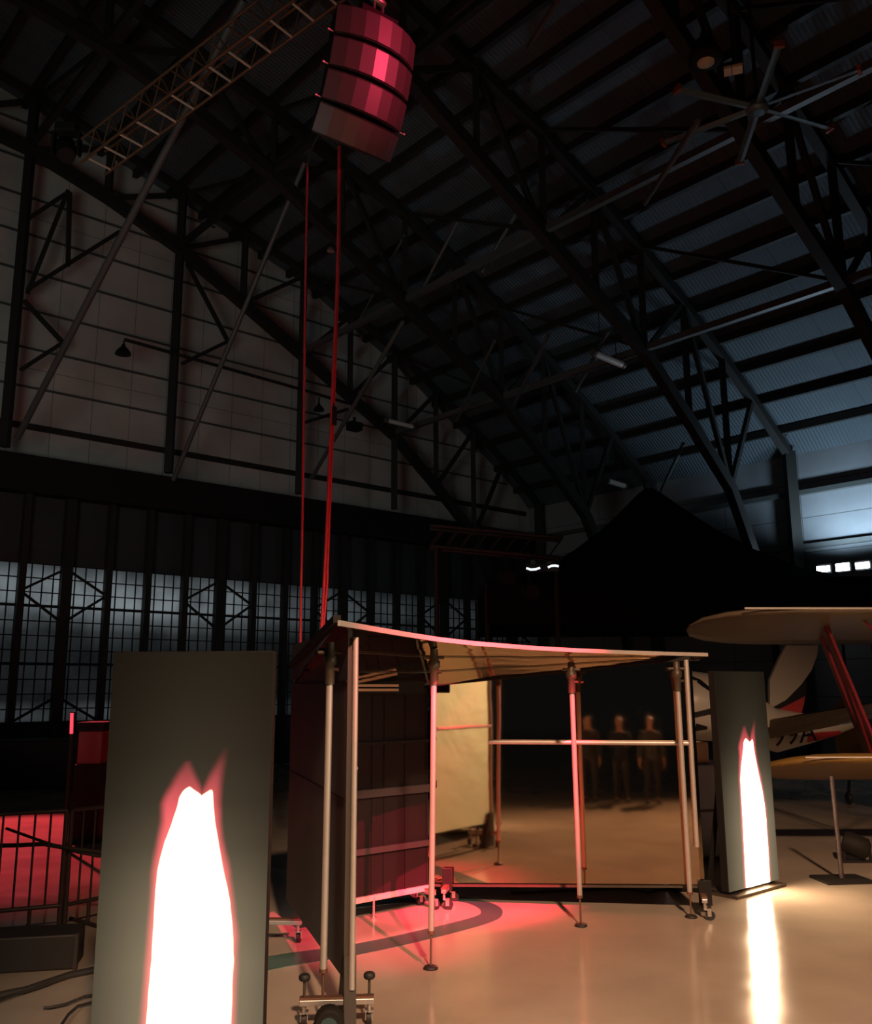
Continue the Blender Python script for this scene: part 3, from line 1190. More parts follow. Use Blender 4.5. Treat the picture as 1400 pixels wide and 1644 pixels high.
mb.tube(LN + ln_ * 0.06 + V((0, 0, 1.62)), LF + ln_ * 0.06 + V((0, 0, 1.62)), 0.02, 10)
mb.build('mid_rail', M['alu'], t)
for z in (1.42, 2.2):
    mb = MB()
    mb.bar(LN + V((0, 0, z)) - ln_ * 0.003, LF + V((0, 0, z)) - ln_ * 0.003, 0.012, 0.012)
    mb.build('seam', M['board_inner'], t)
mb = MB()
mb.prism([LN + V((0, 0, 0.44)) + lx * 0.06, LN - lx * 0.01 + V((0, 0, 0.44)), LN - lx * 0.03 + V((0, 0, 0.0)), LN + lx * 0.22 + V((0, 0, 0.0)), LN + lx * 0.19 + V((0, 0, 0.05))], ln_ * 0.08)
mb.build('foot', M['black_panel'], t)
ax0 = V((1, 0.08, 0))
wheel_frame(t, LN + V((-0.03, -0.02, 0)) + lx * 0.05, ax0, True, 0.48, 0.16)
wheel_frame(t, V((-1.38, 8.35, 0)), V((1, -0.1, 0)), True, 0.40, 0.17)

# dark panel closing the back left corner
KL, KR = V((-1.22, 8.69, 0)), V((-0.10, 9.62, 0))
kx = (KR - KL).normalized()
kn = V((kx.y, -kx.x, 0))
t = thing('dark_panel', 'dark panel with rails at the booth back left, its lower half lit red', 'panel', KL.lerp(KR, 0.5))
mb = MB()
mb.frame_box(KL + V((0, 0, 0.20)), KR - KL, -kn * 0.03, (0, 0, 1.95))
mb.build('board', M['board_inner'], t)
for z, hh, m_ in ((0.19, 0.05, 'trim'), (0.62, 0.055, 'board_rail'), (1.15, 0.075, 'board_rail'), (1.62, 0.03, 'black')):
    mb = MB()
    mb.bar(KL + V((0, 0, z)) + kn * 0.015, KR + V((0, 0, z)) + kn * 0.015, 0.03, hh)
    mb.build('rail', M[m_], t)
for f in (0.05, 0.28, 0.52, 0.62, 0.80, 0.99):
    mb = MB()
    p = KL.lerp(KR, f)
    mb.bar(p + V((0, 0, 0.2)) + kn * 0.004, p + V((0, 0, 2.1)) + kn * 0.004, 0.016, 0.01, kn)
    mb.build('upright', M['board_inner'], t)
mb = MB()
p = KL.lerp(KR, 0.53)
mb.tube(p + kn * 0.02, p + kn * 0.02 + V((0, 0, 0.2)), 0.012, 8)
mb.tube(p + kn * 0.02, p + kn * 0.02 + V((0, 0, 0.02)), 0.03, 10)
mb.build('leg', M['silver'], t)
wheel_frame(t, KL.lerp(KR, 0.97), kn, False, 0.3, 0.16)
# pair of light bars under the ceiling
p0, p1 = at_d(560, 1104, 8.9), at_d(640, 1104, 8.98)
t = thing('rail_pair', 'pair of short brown rails under the ceiling at the back left', 'rail', (p0 + p1) / 2)
for dz in (0.02, -0.022):
    mb = MB()
    mb.bar(p0 + V((0, 0, dz)), p1 + V((0, 0, dz)), 0.03, 0.024)
    mb.build('bar', M['cardboard'], t)
mb = MB()
mb.bar(p0 + V((0, 0.02, 0)), p1 + V((0.25, 0.1, 0)), 0.02, 0.12)
mb.build('backing', M['black'], t)

# curved roof
FE = [(541, 1001, 5.95), (570, 1005.8, 6.22), (600, 1011, 6.48), (650, 1019.3, 6.86), (700, 1027, 7.22), (760, 1033.6, 7.62), (850, 1040.6, 8.15), (917, 1044.3, 8.50), (1000, 1047.6, 8.90), (1070, 1049.8, 9.2), (1134, 1051.5, 9.45)]
front = [at_d(*p) for p in FE]
BE = []
nb = len(front)
back0, back1 = V((-1.36, 8.60, 2.17)), None
bpts = [V((-1.36, 8.60, 2.17)), V((-0.75, 9.15, 2.165)), V((-0.08, 9.70, 2.175)), V((0.6, 9.66, 2.25)), V((1.4, 9.51, 2.32)), V((2.2, 9.37, 2.40)), V((2.75, 9.60, 2.42))]
for i in range(nb):
    f = i / (nb - 1) * (len(bpts) - 1)
    j = min(int(f), len(bpts) - 2)
    BE.append(bpts[j].lerp(bpts[j + 1], f - j))
t = thing('booth_roof', 'curved booth roof with gold underside and glowing pink front edge', 'roof', front[4])
mb = MB()
NV = 6
vs = []
for lay in (0, 0.02):
    for i in range(nb):
        for j in range(NV + 1):
            vs.append(front[i].lerp(BE[i], j / NV) + V((0, 0, lay)))
w = NV + 1
half = nb * w
fs = []
for i in range(nb - 1):
    for j in range(NV):
        q = (i * w + j, i * w + j + 1, (i + 1) * w + j + 1, (i + 1) * w + j)
        fs.append(q)
        fs.append(tuple(half + x for x in reversed(q)))
for i in range(nb - 1):
    fs.append((i * w, (i + 1) * w, half + (i + 1) * w, half + i * w))
    fs.append((i * w + NV, half + i * w + NV, half + (i + 1) * w + NV, (i + 1) * w + NV))
for j in range(NV):
    fs.append((j, half + j, half + j + 1, j + 1))
    fs.append(((nb - 1) * w + j, (nb - 1) * w + j + 1, half + (nb - 1) * w + j + 1, half + (nb - 1) * w + j))
mb.add(vs, fs)
mb.build('ceiling_sheet', M['gold_ceiling'], t)
mb = MB()
rings = []
for i, p in enumerate(front):
    d = (front[min(i + 1, nb - 1)] - front[max(i - 1, 0)]).normalized()
    sd = V((d.y, -d.x, 0)).normalized()
    rings.append([p + sd * 0.005 + V((0, 0, -0.016)), p + sd * 0.025 + V((0, 0, -0.016)), p + sd * 0.025 + V((0, 0, 0.020)), p + sd * 0.005 + V((0, 0, 0.020))])
mb.loft(rings, True, False)
mb.build('front_edge_trim', M['trim'], t)
mb = MB()
mb.bar(front[0] + V((0, 0, 0.03)), BE[0] + V((0, 0, 0.2)), 0.05, 0.05)
mb.build('side_edge', M['black'], t)
for g in (0.33, 0.66):
    mb = MB()
    pts = [front[i].lerp(BE[i], g) - V((0, 0, 0.006)) for i in range(nb)]
    for p, q in zip(pts, pts[1:]):
        mb.bar(p, q, 0.009, 0.006)
    mb.build('ceiling_seam', M['alu_dark'], t)

# support poles
POLES = [(V((-0.76, 6.42, 0)), V((-0.745, 6.40, 2.50)), 0.33, 'pale pole at the booth left corner, standing by the caster frame'),
         (V((-0.06, 7.60, 0)), V((-0.02, 7.58, 2.50)), 0.27, 'pale pole second from the booth left, foot on the bare floor'),
         (V((1.31, 8.86, 0)), V((1.285, 8.78, 2.42)), 0.26, 'pale pole before the middle of the gold mirror'),
         (V((2.405, 9.16, 0)), V((2.39, 9.14, 2.43)), 0.22, 'pale pole at the right end of the gold mirror')]
for b0, b1, zb, lab in POLES:
    t = thing('support_pole', lab, 'pole', b0, 'poles under the booth roof')
    q = b0.lerp(b1, zb / b1.z)
    top = b0.lerp(b1, 1 - 0.16 / b1.z)
    mb = MB()
    mb.tube(q, top, 0.024, 16)
    mb.build('pole_tube', M['alu'], t)
    mb = MB()
    mb.tube(q - V((0, 0, 0.012)), q + V((0, 0, 0.012)), 0.027, 14)
    mb.build('collar', M['rod'], t)
    mb = MB()
    mb.tube(b0, q, 0.009, 10)
    mb.build('foot_rod', M['rod'], t)
    mb = MB()
    mb.lathe(b0, (0, 0, 1), [(0.055, 0), (0.06, 0.008), (0.05, 0.022), (0.02, 0.03)], 18)
    mb.build('foot_pad', M['rubber'], t)
    mb = MB()
    mb.lathe(top, (0, 0, 1), [(0.034, -0.16), (0.036, -0.03), (0.05, -0.02), (0.05, 0.03), (0.034, 0.045), (0.032, 0.13)], 14)
    mb.tube(top + V((-0.085, 0, 0.06)), top + V((0.085, 0, 0.06)), 0.014, 10)
    mb.tube(top + V((0, 0.0, -0.06)), top + V((0.06, -0.03, -0.06)), 0.012, 8)
    mb.build('clamp', M['alu_dark'], t)

# painted ring on the floor
OUT = [(300, 1596), (430, 1558), (575, 1533), (700, 1505), (790, 1480), (807, 1465), (796, 1453), (765, 1444), (728, 1440), (640, 1443), (560, 1452)]
INN = [(300, 1568), (430, 1536), (575, 1515), (700, 1488), (762, 1472), (772, 1464), (765, 1456), (745, 1449), (716, 1447), (640, 1450), (560, 1459)]
mb = MB()


def smooth_pts(L_):
    P = [at_z(x, y, 0) for x, y in L_]
    r = []
    for i in range(len(P) - 1):
        for j in range(5):
            f = j / 5
            p0, p1, p2, p3 = P[max(i - 1, 0)], P[i], P[i + 1], P[min(i + 2, len(P) - 1)]
            r.append(0.5 * ((2 * p1) + (p2 - p0) * f + (2 * p0 - 5 * p1 + 4 * p2 - p3) * f * f + (3 * p1 - p0 - 3 * p2 + p3) * f ** 3))
    r.append(P[-1])
    return r


o1, i1 = smooth_pts(OUT), smooth_pts(INN)
n = len(o1)
up = V((0, 0, 0.003))
vs = [p + up for p in o1] + [p + up for p in i1] + [p * 1.0 for p in o1] + [p * 1.0 for p in i1]
fs = []
for i in range(n - 1):
    fs.append((i, i + 1, n + i + 1, n + i))
    fs.append((2 * n + i, 2 * n + i + 1, i + 1, i))
    fs.append((3 * n + i, n + i, n + i + 1, 3 * n + i + 1))
mb.add(vs, fs)
struct(mb.build('trim_2', M['floor_paint']))

# ================================================================== LED SCREENS WITH FLAMES
core = [(0.0, 0.325, 0.79), (0.18, 0.337, 0.797), (0.31, 0.350, 0.803), (0.43, 0.351, 0.77), (0.50, 0.362, 0.725), (0.565, 0.393, 0.685), (0.607, 0.434, 0.66), (0.634, 0.455, 0.65), (0.662, 0.468, 0.645), (0.678, 0.49, 0.64), (0.70, 0.565, 0.575), (1.0, 0.57, 0.57)]
outer = [(0.0, 0.293, 0.815), (0.18, 0.303, 0.825), (0.36, 0.316, 0.822), (0.50, 0.326, 0.765), (0.565, 0.345, 0.715), (0.607, 0.36, 0.695), (0.648, 0.357, 0.688), (0.662, 0.37, 0.69), (0.69, 0.41, 0.694), (0.718, 0.444, 0.703), (0.742, 0.482, 0.712), (0.757, 0.6, 0.716), (0.772, 0.69, 0.72), (0.79, 0.71, 0.71), (1.0, 0.71, 0.71)]
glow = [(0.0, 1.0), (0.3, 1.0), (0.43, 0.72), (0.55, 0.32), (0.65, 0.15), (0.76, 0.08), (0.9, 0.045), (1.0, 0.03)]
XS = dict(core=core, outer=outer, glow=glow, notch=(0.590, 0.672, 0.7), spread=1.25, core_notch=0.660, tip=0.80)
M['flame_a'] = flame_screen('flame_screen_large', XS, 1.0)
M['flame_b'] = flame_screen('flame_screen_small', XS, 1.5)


def led_screen(c0, c1, h, depth, lab, m, zb=0.05):
    c0, c1 = V(c0), V(c1)
    x = (c1 - c0).normalized()
    nrm = V((x.y, -x.x, 0))
    t = thing('led_screen', lab, 'screen', c0.lerp(c1, 0.5), 'LED screens showing flames')
    mb = MB()
    mb.frame_box(c0 - nrm * depth + V((0, 0, zb)), c1 - c0, nrm * (depth - 0.012), (0, 0, h - zb))
    cab = mb.build('cabinet', M['black'], t, bevel=0.006)
    mb = MB()
    mb.frame_box(c0 - nrm * 0.012 + x * 0.006 + V((0, 0, zb + 0.006)), (c1 - c0) - x * 0.012, nrm * 0.012, (0, 0, h - zb - 0.012))
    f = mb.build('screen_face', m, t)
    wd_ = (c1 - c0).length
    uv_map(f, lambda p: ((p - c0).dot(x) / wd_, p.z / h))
    mb = MB()
    mb.frame_box(c0 - nrm * (depth + 0.25), c1 - c0, nrm * (depth + 0.33), (0, 0, 0.03))
    mb.build('base_plate', M['alu_dark'], t)
    mb = MB()
    for f_ in (0.15, 0.85):
        p = c0.lerp(c1, f_) - nrm * depth
        mb.bar(p + V((0, 0, h * 0.6)), p - nrm * 0.24 + V((0, 0, 0.03)), 0.04, 0.04)
    mb.build('rear_brace', M['black'], t)
    return t


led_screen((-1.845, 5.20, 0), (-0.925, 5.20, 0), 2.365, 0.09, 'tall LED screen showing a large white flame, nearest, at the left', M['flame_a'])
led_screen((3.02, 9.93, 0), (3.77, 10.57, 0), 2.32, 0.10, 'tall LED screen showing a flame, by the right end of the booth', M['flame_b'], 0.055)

# ================================================================== AIRCRAFT
# biplane facing the viewer, right wing tips in view
SPX = V((1, 0.0, 0))


def wing(le0, le1, te0, te1, thick, tip_r):
    """lofted wing from tip (0) to root (1) with rounded tip"""
    le0, le1, te0, te1 = V(le0), V(le1), V(te0), V(te1)
    rings = []
    for f in (0.0, 0.012, 0.04, 0.08, 0.13, 0.2, 0.5, 1.0):
        g = f
        sh = math.sqrt(max(0.0, 1 - (1 - min(f / 0.13, 1.0)) ** 2))
        l, e = le0.lerp(le1, g), te0.lerp(te1, g)
        md = l.lerp(e, 0.5)
        l, e = md.lerp(l, 0.12 + 0.88 * sh), md.lerp(e, 0.12 + 0.88 * sh)
        ch = e - l
        upv = V((1, 0, 0)).cross(ch).normalized()
        if upv.z < 0:
            upv = -upv
        th = thick * (0.25 + 0.75 * sh)
        prof = [(0.0, 0.0), (0.02, 0.35), (0.08, 0.62), (0.25, 0.85), (0.5, 0.7), (0.8, 0.3), (1.0, 0.02), (0.8, -0.12), (0.5, -0.2), (0.25, -0.24), (0.08, -0.28), (0.02, -0.2)]
        rings.append([l + ch * a + upv * (b_ * th) for a, b_ in prof])
    return rings


root = thing('biplane', 'cream and yellow biplane wings seen from ahead at the right edge', 'aircraft', (7.6, 12.5, 0))
ul0, ul1 = V((3.25, 11.0, 3.075)), V((12.2, 11.0, 3.02))
ut0, ut1 = V((3.25, 12.5, 2.72)), V((12.2, 12.5, 2.68))
mb = MB()
mb.loft(wing(ul0, ul1, ut0, ut1, 0.12, 0), True)
mb.build('upper_wing', M['cream_wing'], root)
mb = MB()
mb.tube(ul0.lerp(ul1, 0.055) + V((0, -0.004, 0.012)), ul1 + V((0, -0.004, 0.012)), 0.013, 8)  # highlight along the upper wing front, added as a pale strip
mb.build('edge_highlight', M['white_enamel'], root)
ll0, ll1 = V((4.15, 11.4, 1.29)), V((11.0, 11.4, 1.26))
lt0, lt1 = V((4.15, 12.75, 0.90)), V((11.0, 12.75, 0.88))
mb = MB()
mb.loft(wing(ll0, ll1, lt0, lt1, 0.14, 0), True)
mb.build('lower_wing', M['yellow_wing'], root)
mb = MB()
mb.tube(ll0.lerp(ll1, 0.05) + V((0, -0.004, 0.010)), ll1 + V((0, -0.004, 0.010)), 0.010, 8)  # same painted highlight for the lower wing
mb.build('edge_highlight', M['white_enamel'], root)
for (xa, ya, za, xb, yb, zb_) in ((4.95, 11.6, 2.95, 5.55, 11.7, 1.28), (5.10, 12.1, 2.83, 5.75, 12.35, 1.08), (4.98, 11.62, 2.92, 5.75, 12.3, 1.10),
                                  (10.2, 11.6, 2.95, 9.6, 11.7, 1.28), (10.2, 12.1, 2.83, 9.6, 12.35, 1.08)):
    mb = MB()
    mb.bar((xa, ya, za), (xb, yb, zb_), 0.035, 0.10, (0, 1, 0))
    mb.build('strut', M['strut_red_lit'], root)
for (p, q) in (((5.25, 11.3, 3.02), (7.1, 11.7, 1.30)), ((5.45, 11.3, 3.02), (7.2, 12.0, 1.2)), ((5.5, 11.6, 1.3), (7.2, 11.3, 2.9))):
    mb = MB()
    mb.tube(p, q, 0.016, 8)
    mb.build('bracing_wire', M['strut_red_lit'], root)
mb = MB()
rings = []
for y, r, zc in ((10.7, 0.42, 1.75), (11.0, 0.56, 1.75), (11.8, 0.56, 1.7), (13.0, 0.50, 1.55), (14.5, 0.40, 1.3), (16.5, 0.22, 0.95), (17.6, 0.06, 0.85)):
    rings.append([V((7.6 + r * math.cos(2 * math.pi * k_ / 20), y, zc + r * 1.1 * math.sin(2 * math.pi * k_ / 20))) for k_ in range(20)])
mb.loft(rings, True)
mb.build('fuselage', M['yellow_wing'], root)
for sx in (-0.75, 0.75):
    mb = MB()
    mb.tube((7.6 + sx - 0.05, 11.3, 0.33), (7.6 + sx + 0.05, 11.3, 0.33), 0.33, 24)
    mb.build('wheel', M['rubber'], root)
    mb = MB()
    mb.bar((7.6 + sx, 11.3, 0.33), (7.6 + sx * 0.5, 11.6, 1.3), 0.08, 0.08)
    mb.build('gear_leg', M['yellow_wing'], root)
mb = MB()
mb.prism([(7.58, 16.6, 1.0), (7.58, 17.7, 0.9), (7.58, 17.8, 1.7), (7.58, 17.2, 1.95), (7.58, 16.8, 1.5)], (0.05, 0, 0))
mb.build('tail_fin', M['yellow_wing'], root)
mb = MB()
mb.lathe((7.6, 10.7, 1.75), (0, -1, 0), [(0.12, 0), (0.12, 0.1), (0.04, 0.2)], 14)
mb.bar((6.5, 10.58, 1.55), (8.7, 10.58, 1.95), 0.03, 0.16)
mb.build('propeller', M['cardboard'], root)
mb = MB()
mb.lathe((7.6, 17.4, 0.12), (1, 0, 0), [(0.1, -0.03), (0.12, 0), (0.1, 0.03)], 14)
mb.bar((7.6, 17.4, 0.15), (7.6, 17.2, 0.85), 0.04, 0.04)
mb.build('tail_wheel', M['rubber'], root)

# white aircraft behind, with its tail to the right
D2 = 16.0
t = thing('light_aircraft', 'white light aircraft with black and red swooshes behind the flame screen', 'aircraft', at_d(1150, 1330, D2) * V((1, 1, 0)) if False else (at_d(1150, 1330, D2).x, D2, 0))
sec = [(1040, 1150, 8), (1060, 1140, 30), (1085, 1134, 48), (1110, 1132, 53), (1150, 1136, 52), (1200, 1150, 44), (1245, 1172, 34), (1300, 1170, 22), (1340, 1167, 13), (1372, 1163, 5)]
rings = []
for x, y, r in sec:
    c = at_d(x, y, D2)
    rr = r / F_PX * D2
    rings.append([V((c.x, D2 + rr * 0.9 * math.cos(2 * math.pi * k_ / 24), c.z + rr * math.sin(2 * math.pi * k_ / 24))) for k_ in range(24)])
mb = MB()
mb.loft(rings, True)
fu = mb.build('fuselage', M['plane_white'], t)


def patch(pix, d, th, name, m_, parent):
    mb = MB()
    mb.prism([at_d(x, y, d) for x, y in pix], (0, th, 0))
    return mb.build(name, M[m_], parent)


def skin_patch(rows, name, m_, parent, lift=0.012):
    """paint patch wrapped on the fuselage front: rows of (x, y_top, y_bottom) in sight coordinates"""
    mb = MB()
    grid = []
    for x, y0, y1 in rows:
        # section at this x
        for (xa, ya, ra), (xb, yb, rb) in zip(sec, sec[1:]):
            if xa <= x <= xb:
                f = (x - xa) / (xb - xa)
                yc, r = ya + (yb - ya) * f, ra + (rb - ra) * f
        c = at_d(x, yc, D2)
        rr = r / F_PX * D2
        row = []
        for q in range(6):
            y = y0 + (y1 - y0) * q / 5
            sv = max(-0.98, min(0.98, (yc - y) / r))
            an = math.asin(sv)
            row.append(V((c.x, D2 - (rr * 0.9 + lift) * math.cos(an), c.z + (rr + lift) * math.sin(an))))
        grid.append(row)
    n_ = 6
    vs = [p for r_ in grid for p in r_] + [p + V((0, 0.01, 0)) for r_ in grid for p in r_]
    h_ = len(grid) * n_
    fs = []
    for i in range(len(grid) - 1):
        for q in range(5):
            a_ = (i * n_ + q, i * n_ + q + 1, (i + 1) * n_ + q + 1, (i + 1) * n_ + q)
            fs.append(a_)
            fs.append(tuple(h_ + x_ for x_ in reversed(a_)))
    mb.add(vs, fs, True)
    return mb.build(name, M[m_], parent)


skin_patch([(1085, 1143, 1152), (1105, 1141, 1149), (1130, 1135, 1144), (1150, 1128, 1140), (1180, 1124, 1136)], 'black_swoosh', 'plane_black', fu)
skin_patch([(1104, 1158, 1170), (1112, 1160, 1168), (1122, 1163, 1167)], 'black_swoosh', 'plane_black', fu)
skin_patch([(1106, 1088, 1093), (1118, 1094, 1104), (1128, 1104, 1111)], 'black_swoosh', 'plane_black', fu)
skin_patch([(1288, 1176, 1189), (1310, 1174, 1186), (1345, 1172, 1178)], 'red_stripe', 'plane_red', fu)
patch([(1236, 1160), (1236, 1092), (1250, 1060), (1262, 1036), (1314, 1036), (1312, 1052), (1303, 1076), (1286, 1100), (1262, 1124), (1240, 1136)], D2 + 0.0, 0.10, 'tail_fin', 'plane_white', t)
patch([(1236, 1158), (1240, 1136), (1262, 1124), (1286, 1100), (1296, 1092), (1294, 1117), (1262, 1133), (1240, 1143)], D2 - 0.01, 0.10, 'rudder_stripe', 'plane_black', t)
patch([(1236, 1162), (1240, 1143), (1262, 1133), (1293, 1116), (1291, 1130), (1284, 1156), (1262, 1160)], D2 - 0.005, 0.10, 'rudder', 'plane_red', t)
# tailplane reaching out towards the viewer's right
a0, a1 = at_d(1236, 1157, 15.3), at_d(1420, 1126, 13.6)
b0, b1 = at_d(1236, 1186, 15.6), at_d(1420, 1150, 14.2)
mb = MB()
mb.loft([[p, p.lerp(q, 0.1) + V((0, -0.03, 0.05)), p.lerp(q, 0.4) + V((0, -0.06, 0.05)), q, p.lerp(q, 0.5) + V((0, 0.05, -0.02))] for p, q in ((a0, b0), (a0.lerp(a1, 0.5), b0.lerp(b1, 0.5)), (a1, b1))], True, False)
mb.build('tailplane', M['cream_wing'], t)
# registration letters, run on past the screen's edge
cu = bpy.data.curves.new('registration', 'FONT')
cu.body = '99A'
cu.size = 0.46
cu.extrude = 0.004
cu.shear = 0.18
ro = bpy.data.objects.new('registration', cu)
COL.objects.link(ro)
dg = bpy.context.evaluated_depsgraph_get()
me = bpy.data.meshes.new_from_object(ro.evaluated_get(dg))
bpy.data.objects.remove(ro)
ro = bpy.data.objects.new('registration', me)
me.materials.append(M['plane_black'])
COL.objects.link(ro)
ro.parent = t
pr = at_d(1240, 1199, D2 - 0.42)
ro.location = pr - parent_loc(t)
ro.rotation_euler = (math.radians(90), math.radians(-7), 0)
ro['label'] = 'black registration letters'

# black peaked canopy behind the aircraft
c = at_d(1085, 935, 19.0)
pk = at_d(1085, 752, 19.0)
t = thing('canopy_tent', 'black peaked canopy tent behind the aircraft, sagging roof', 'tent', (c.x, 19.0, 0))
rings = []
for f, hgt in ((0.02, 1.0), (0.08, 0.92), (0.18, 0.76), (0.32, 0.55), (0.5, 0.33), (0.7, 0.14), (0.86, 0.05), (1.0, 0.02), (1.0, -0.36)):
    r = 4.0 * f
    z = c.z + (pk.z - c.z) * hgt
    ring = []
    for k_ in range(4):
        a_ = math.pi / 4 + k_ * math.pi / 2
        for q in range(5):
            p = V((math.cos(a_), math.sin(a_), 0)).lerp(V((math.cos(a_ + math.pi / 2), math.sin(a_ + math.pi / 2), 0)), q / 5) * r * 1.414
            ring.append(V((c.x + p.x, 19.0 + 2.0 + p.y * 0.6, z)))
    rings.append(ring)
mb = MB()
mb.loft(rings, False, True)
mb.build('roof_cloth', M['canopy'], t)
for sx in (-1, 1):
    for sy in (-1, 1):
        mb = MB()
        p = V((c.x + sx * 4.0, 21.0 + sy * 2.1, 0))
        mb.tube(p, p + V((0, 0, c.z)), 0.05, 8)
        mb.build('leg', M['steel_dark'], t)

# ================================================================== THINGS AROUND THE RIGHT SIDE
b0 = at_z(1352, 1414, 0)
t = thing('pole_stand', 'thin grey pole on a dark square floor plate under the yellow wing', 'stand', b0)
mb = MB()
mb.box(b0 + V((0, 0, 0.015)), 0.55, 0.42, 0.03, (1, 0.1, 0))
mb.build('base_plate', M['black'], t)
mb = MB()
tp = at_d(1335, 1246, b0.y)
mb.tube(b0 + V((0, 0, 0.03)), tp, 0.026, 10)
mb.build('pole_tube', M['barrier'], t)
b0 = at_z(1377, 1385, 0)
t = thing('floor_spotlight', 'black spotlight sitting on the floor behind the square plate', 'stage light', b0)
mb = MB()
mb.lathe(b0 + V((0, 0, 0.2)), (-0.7, 0.3, 0.25), [(0.07, -0.16), (0.13, -0.12), (0.14, 0.1), (0.12, 0.16)], 18)
mb.build('lamp_head', M['black'], t)
mb = MB()
mb.bar(b0 + V((-0.2, 0, 0.015)), b0 + V((0.2, 0, 0.015)), 0.06, 0.03)
for sx in (-1, 1):
    mb.bar(b0 + V((sx * 0.17, 0, 0.02)), b0 + V((sx * 0.15, 0, 0.22)), 0.03, 0.03)
mb.build('yoke_arm', M['black'], t)

bc = at_z(1122, 1386, 0)
t = thing('equipment_case', 'blue-grey equipment case between booth and flame screen', 'case', bc + V((0.5, 0.3, 0)))
mb = MB()
mb.frame_box(bc + V((-0.15, 0, 0.06)), (1.0, 0.25, 0), (-0.15, 0.6, 0), (0, 0, 1.12))
mb.build('body', M['blue_case'], t, bevel=0.02)
mb = MB()
mb.frame_box(bc + V((-0.16, -0.01, 0.6)), (1.02, 0.255, 0), (-0.155, 0.62, 0), (0, 0, 0.03))
mb.build('lid_edge', M['alu_dark'], t)
for (fx, fy) in ((0.05, 0.1), (0.75, 0.25), (0.0, 0.5), (0.7, 0.65)):
    mb = MB()
    q = bc + V((fx, fy, 0))
    mb.tube(q + V((-0.02, 0, 0.03)), q + V((0.02, 0, 0.03)), 0.03, 12)
    mb.build('caster_wheel', M['rubber'], t)
q = bc + V((-0.16, 0.08, 1.18))
mb = MB()
mb.frame_box(q, (0.42, 0.1, 0), (-0.1, 0.4, 0), (0, 0, 0.27))
bx_ = mb.build('cardboard_box', M['cardboard'], bevel=0.01)
tag(bx_, 'tan box lying on the blue-grey equipment case', 'box')
mb = MB()
b0 = at_z(1150, 1436, 0)
rings = []
for f in range(9):
    u_ = f / 8
    hh = 0.17 * math.sin(math.pi * min(max(u_, 0.08), 0.92)) ** 0.5
    cc = b0 + V((-0.42 + 0.42 * u_, 0.22 - 0.12 * u_, 0))
    rings.append([cc + V((0.05 * math.cos(a_) * 0, 0.14 * math.cos(a_), hh * 0.5 + hh * 0.5 * math.sin(a_))) for a_ in [2 * math.pi * q_ / 12 for q_ in range(12)]])
mb.loft(rings, True)
tag(mb.build('sandbag', M['black']), 'black sandbag slumped at the left foot of the small flame screen', 'sandbag')

# far stage fixtures in the dark between gable and canopy
c = at_d(872, 910, 16.7)
t = thing('led_strip_light', 'two short curved white light strips glowing in the dark above the booth', 'light', c)
for pts in ([(845, 912), (852, 914.5), (860, 914), (867, 911.5)], [(880, 911), (885, 908.5), (891, 908), (897, 909)]):
    mb = MB()
    mb.path([at_d(x, y, 16.7) for x, y in pts], 0.021, 8)
    mb.build('light_strip', M['white_led'], t)
mb = MB()
mb.box(c + V((0, 0.15, 0.0)), 0.62, 0.08, 0.14)
mb.build('housing', M['black'], t)
P0, P1 = at_d(690, 876, 17.2), at_d(905, 896, 17.2)
t = thing('stage_truss', 'dark red-lit stage truss hung level above the booth roof', 'truss', (P0 + P1) / 2)
for dy in (0, 0.4):
    for dz in (0, 0.4):
        mb = MB()
        mb.tube(P0 + V((0, dy, dz)), P1 + V((0, dy, dz)), 0.035, 8)
        mb.build('chord', M['steel_dark'], t)
for q in range(9):
    p, p2 = P0.lerp(P1, q / 9), P0.lerp(P1, (q + 1) / 9)
    mb = MB()
    for dy in (0, 0.4):
        mb = MB()
        mb.tube(p + V((0, dy, 0)), p2 + V((0, dy, 0.4)), 0.018, 6)
        mb.build('lacing', M['steel_dark'], t)
for f in (0.05, 0.95):
    mb = MB()
    p = P0.lerp(P1, f) + V((0, 0.2, 0))
    mb.tube(p, V((p.x, p.y, 0)), 0.05, 8)
    mb.build('leg', M['steel_dark'], t)
spot('red_truss_spot', P0.lerp(P1, 0.4) + V((-1, -4, -2.5)), P0.lerp(P1, 0.6), 20, RED, 60, 0.7, 0.05)
for i, (x, y, lab) in enumerate(((812, 925, 'small black stage light under the red-lit truss, left one'), (850, 948, 'small black stage light under the red-lit truss, lower right one'))):
    c = at_d(x, y, 17.4)
    t = thing('stage_light', lab, 'stage light', c, 'stage lights under the far truss')
    mb = MB()
    mb.lathe(c, (0.3, -1, -0.3), [(0.09, -0.18), (0.14, -0.15), (0.15, 0.08), (0.14, 0.18)], 14)
    mb.build('lamp_head', M['black'], t)
    mb = MB()
    mb.tube(c, V((c.x, c.y, P0.z - 0.04)), 0.03, 8)
    mb.build('hanger', M['black'], t)

